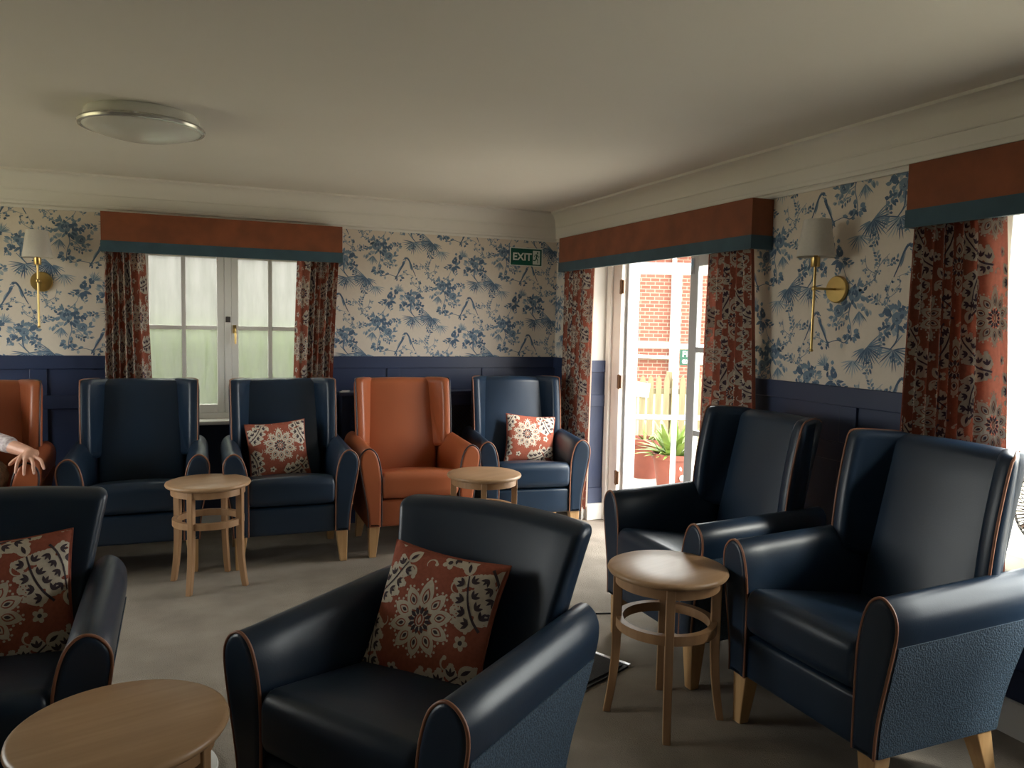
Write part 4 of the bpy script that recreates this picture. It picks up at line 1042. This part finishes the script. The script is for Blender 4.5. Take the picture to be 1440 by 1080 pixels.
# ------------------------------------------------------------------ garden beyond the glass
g = struct(bx('ground', -40, 45, YB+WT+.001, 50, -.3, -.1, 'lawn'), 'sunlit lawn outside')
g2 = struct(bx('ground_right', XR+WT+.001, 45, -30, YB+WT, -.3, -.1, 'paving'), 'sunlit garden ground beyond the right wall')
g3 = struct(bx('ground_left', -40, XL-WT-.001, -30, YB+WT, -.3, -.1, 'lawn'), 'sunlit garden ground beyond the left wall')
struct(bx('patio', XR+WT+.002, 7.6, 2.0, 9.2, -.1, -.085, 'paving'), 'pale stone patio')
def pot_plant(name, label, loc, r_, h, n, L_, seed, m='leaf', wid=.02):
    rng = random.Random(seed); t = thing(name, label, 'plant', loc)
    MB().lathe([(.001, 0), (r_*.72, 0), (r_*.98, h*.86), (r_*1.06, h*.87), (r_*1.06, h), (r_*.94, h), (r_*.92, h*.9), (.001, h*.9)], 28).build('pot', 'pot', t, angle=40)
    MB().lathe([(.001, h*.9), (r_*.92, h*.9), (r_*.9, h*.92), (.001, h*.93)], 20).build('soil', 'soil', t, angle=60)
    mb = MB()
    for i in range(n):
        a = rng.uniform(0, 6.28); l = L_*rng.uniform(.6, 1.1); e = rng.uniform(.35, 1.3); b0 = rng.uniform(0, r_*.6)
        P = []
        for k in range(6):
            s_ = k/5; rr = b0+l*s_*math.cos(e)*(.6+.4*s_); zz = h*.9+l*math.sin(e)*s_-l*.35*s_*s_*(1.3-e)
            P.append((rr, zz))
        w = wid*rng.uniform(.7, 1.2); v = []
        for k, (rr, zz) in enumerate(P):
            ww = w*math.sin(math.pi*(.12+.86*k/5)); c, s2 = math.cos(a), math.sin(a)
            v += [(rr*c-ww*s2, rr*s2+ww*c, zz), (rr*c, rr*s2, zz-ww*.3), (rr*c+ww*s2, rr*s2-ww*c, zz)]
        mb.add(v, [(k*3+j, k*3+j+1, k*3+j+4, k*3+j+3) for k in range(5) for j in range(2)])
    mb.build('foliage', m, t, angle=80)['kind'] = 'stuff'
    return t
p1 = pot_plant('potted_plant', 'leafy green plant in a terracotta pot outside the open door leaf', (4.44, 6.42, -.085), .20, .36, 70, .42, 1, wid=.03)
for dx, dz in ((.03, .24), (.05, .14)):
    mb = MB(); mb.soft((0, 0, 0), (.042, .006, .03), (.03, .005, .025), 2, 3); d_ = Vector((-.35+dx, -.93, 0)).normalized()
    mb.build('pale_mark', 'paper', p1, angle=80, loc=(d_.x*.178+.055, d_.y*.178-.002, dz)).rotation_euler = (0, 0, R(14))
pot_plant('potted_plant', 'spiky plant in a dark red pot standing behind the leafy one outside', (4.52, 7.05, -.085), .19, .42, 16, .28, 2, wid=.012)
pot_plant('potted_plant', 'green plant in a red pot partly behind the door meeting stile', (5.20, 6.55, -.085), .20, .32, 50, .40, 3, wid=.025)
# picket fence: each picket its own part
P0, P1 = Vector((5.2, 10.4, 0)), Vector((9.6, 8.6, 0)); dv = (P1-P0); n_p = 40
fe = thing('picket_fence', 'pale timber picket fence across the garden', 'fence', (P0.x, P0.y, -.1), math.atan2(dv.y, dv.x))
pk = None; Lf = dv.length
for i in range(n_p):
    x = i*Lf/n_p
    if pk is None:
        mb = MB(); mb.prism([np.array(q) for q in ((-.042, 0), (.042, 0), (.042, .80), (.03, .86), (0, .90), (-.03, .86), (-.042, .80))], -.010, .010, .002, 'xz', steps=1); pk = mb.build('picket', 'fence', fe, angle=30)
    else:
        c = pk.copy(); COL.objects.link(c); c.parent = fe; c.location = (x, 0, 0)
for z in (.22, .62): bx('fence_rail', -.05, Lf, .012, .05, z, z+.08, 'fence', fe, .003)
for x in (.02, 1.6, 3.2, Lf-.05): bx('fence_post', x-.04, x+.04, .05, .13, 0, .95, 'fence', fe, .003)
nb = thing('notice_board', 'small white notice fixed to the picket fence', 'notice', (0, 0, 0)); 
nb.matrix_world = Matrix.Translation(P0+dv*.205+Vector((0, 0, .50))) @ Matrix.Rotation(math.atan2(dv.y, dv.x), 4, 'Z') @ Matrix.Rotation(R(7), 4, 'Y')
MB().box(0, .30, -.03, -.018, 0, .21).build('board', 'paper', nb, smooth=False)
mb = MB(); rr_ = random.Random(4); x = .05
for wd_ in (.03, .012, .035, .03): mb.box(x, x+wd_, -.0312, -.03, .09, .135); mb.box(x, x+.008, -.0313, -.03, .065, .135); x += wd_+.022
mb.build('printed_marks', 'roof', nb, smooth=False)
# brick house with white downpipes
bh = thing('brick_house', 'red brick house with white downpipes beyond the garden fence', 'house', (8.0, 17.4, -.1), math.atan2(-1.55, 4.4))
bx('brick_wall', -1.2, 7.5, 0, 4, 0, 3.45, 'brick', bh)
bx('eaves_board', -1.4, 7.7, -.25, .1, 3.45, 3.63, 'wframe', bh)
mb = MB(); mb.add([(-1.5, -.35, 3.60), (7.8, -.35, 3.60), (7.8, 2.2, 5.2), (-1.5, 2.2, 5.2), (7.8, 4.6, 3.6), (-1.5, 4.6, 3.6)], [(0, 1, 2, 3), (3, 2, 4, 5)]); rf = mb.build('roof', 'roof', bh, smooth=False)
rf.modifiers.new('solid', 'SOLIDIFY').thickness = .12
for x in (.72, 1.84, 3.28): MB().tube([(x, -.10, 0), (x, -.10, 3.46)], .055, 10).build('downpipe', 'wframe', bh, angle=60)
for z in (1.25, .92): MB().tube([(.72, -.10, z), (3.28, -.10, z-.04)], .045, 10).build('waste_pipe', 'wframe', bh, angle=60)
for x in (4.2, 6.0):
    w_ = bx('window', x, x+1.0, -.03, .05, 1.0, 2.3, 'wframe', bh); bx('pane', x+.08, x+.92, -.036, -.03, 1.08, 2.22, 'fan', w_)
# hedge and pale rendered wall behind the frosted window
def leaf_mass(name, label, cat, x0, x1, y0, y1, z0, z1, n, m, seed, size=.06):
    rng = np.random.RandomState(seed); c = rng.uniform((x0, y0, z0), (x1, y1, z1), (n, 3)); d = rng.normal(size=(n, 3)); d /= np.linalg.norm(d, axis=1)[:, None]
    e = np.cross(d, rng.normal(size=(n, 3))); e /= np.linalg.norm(e, axis=1)[:, None]; s_ = size*rng.uniform(.6, 1.2, (n, 1))
    V = np.stack([c-d*s_, c+e*s_*.5, c+d*s_, c-e*s_*.5], 1).reshape(-1, 3)
    mb = MB(); mb.v = list(map(tuple, V.tolist())); mb.f = [(4*i, 4*i+1, 4*i+2, 4*i+3) for i in range(n)]; mb.m = [0]*n
    o = thing(name, label, cat, (0, 0, 0))
    mb.build('foliage', m, o, smooth=False)['kind'] = 'stuff'
    bx('core', x0+.12, x1-.12, y0+.12, y1-.12, z0, z1-.12, m, o)
    return o
leaf_mass('hedge', 'green clipped hedge outside the frosted window', 'hedge', -3.4, 2.6, 7.1, 7.9, -.1, 1.42, 9000, 'leafd', 3, .07)
nh = thing('neighbour_house', 'pale rendered house outside the frosted window', 'house', (0, 0, 0))
bx('rendered_wall', -6, 2.4, 10.5, 14, -.1, 4.2, 'render', nh); bx('roof', -6.3, 2.7, 10.2, 14.3, 4.2, 4.4, 'roof', nh)
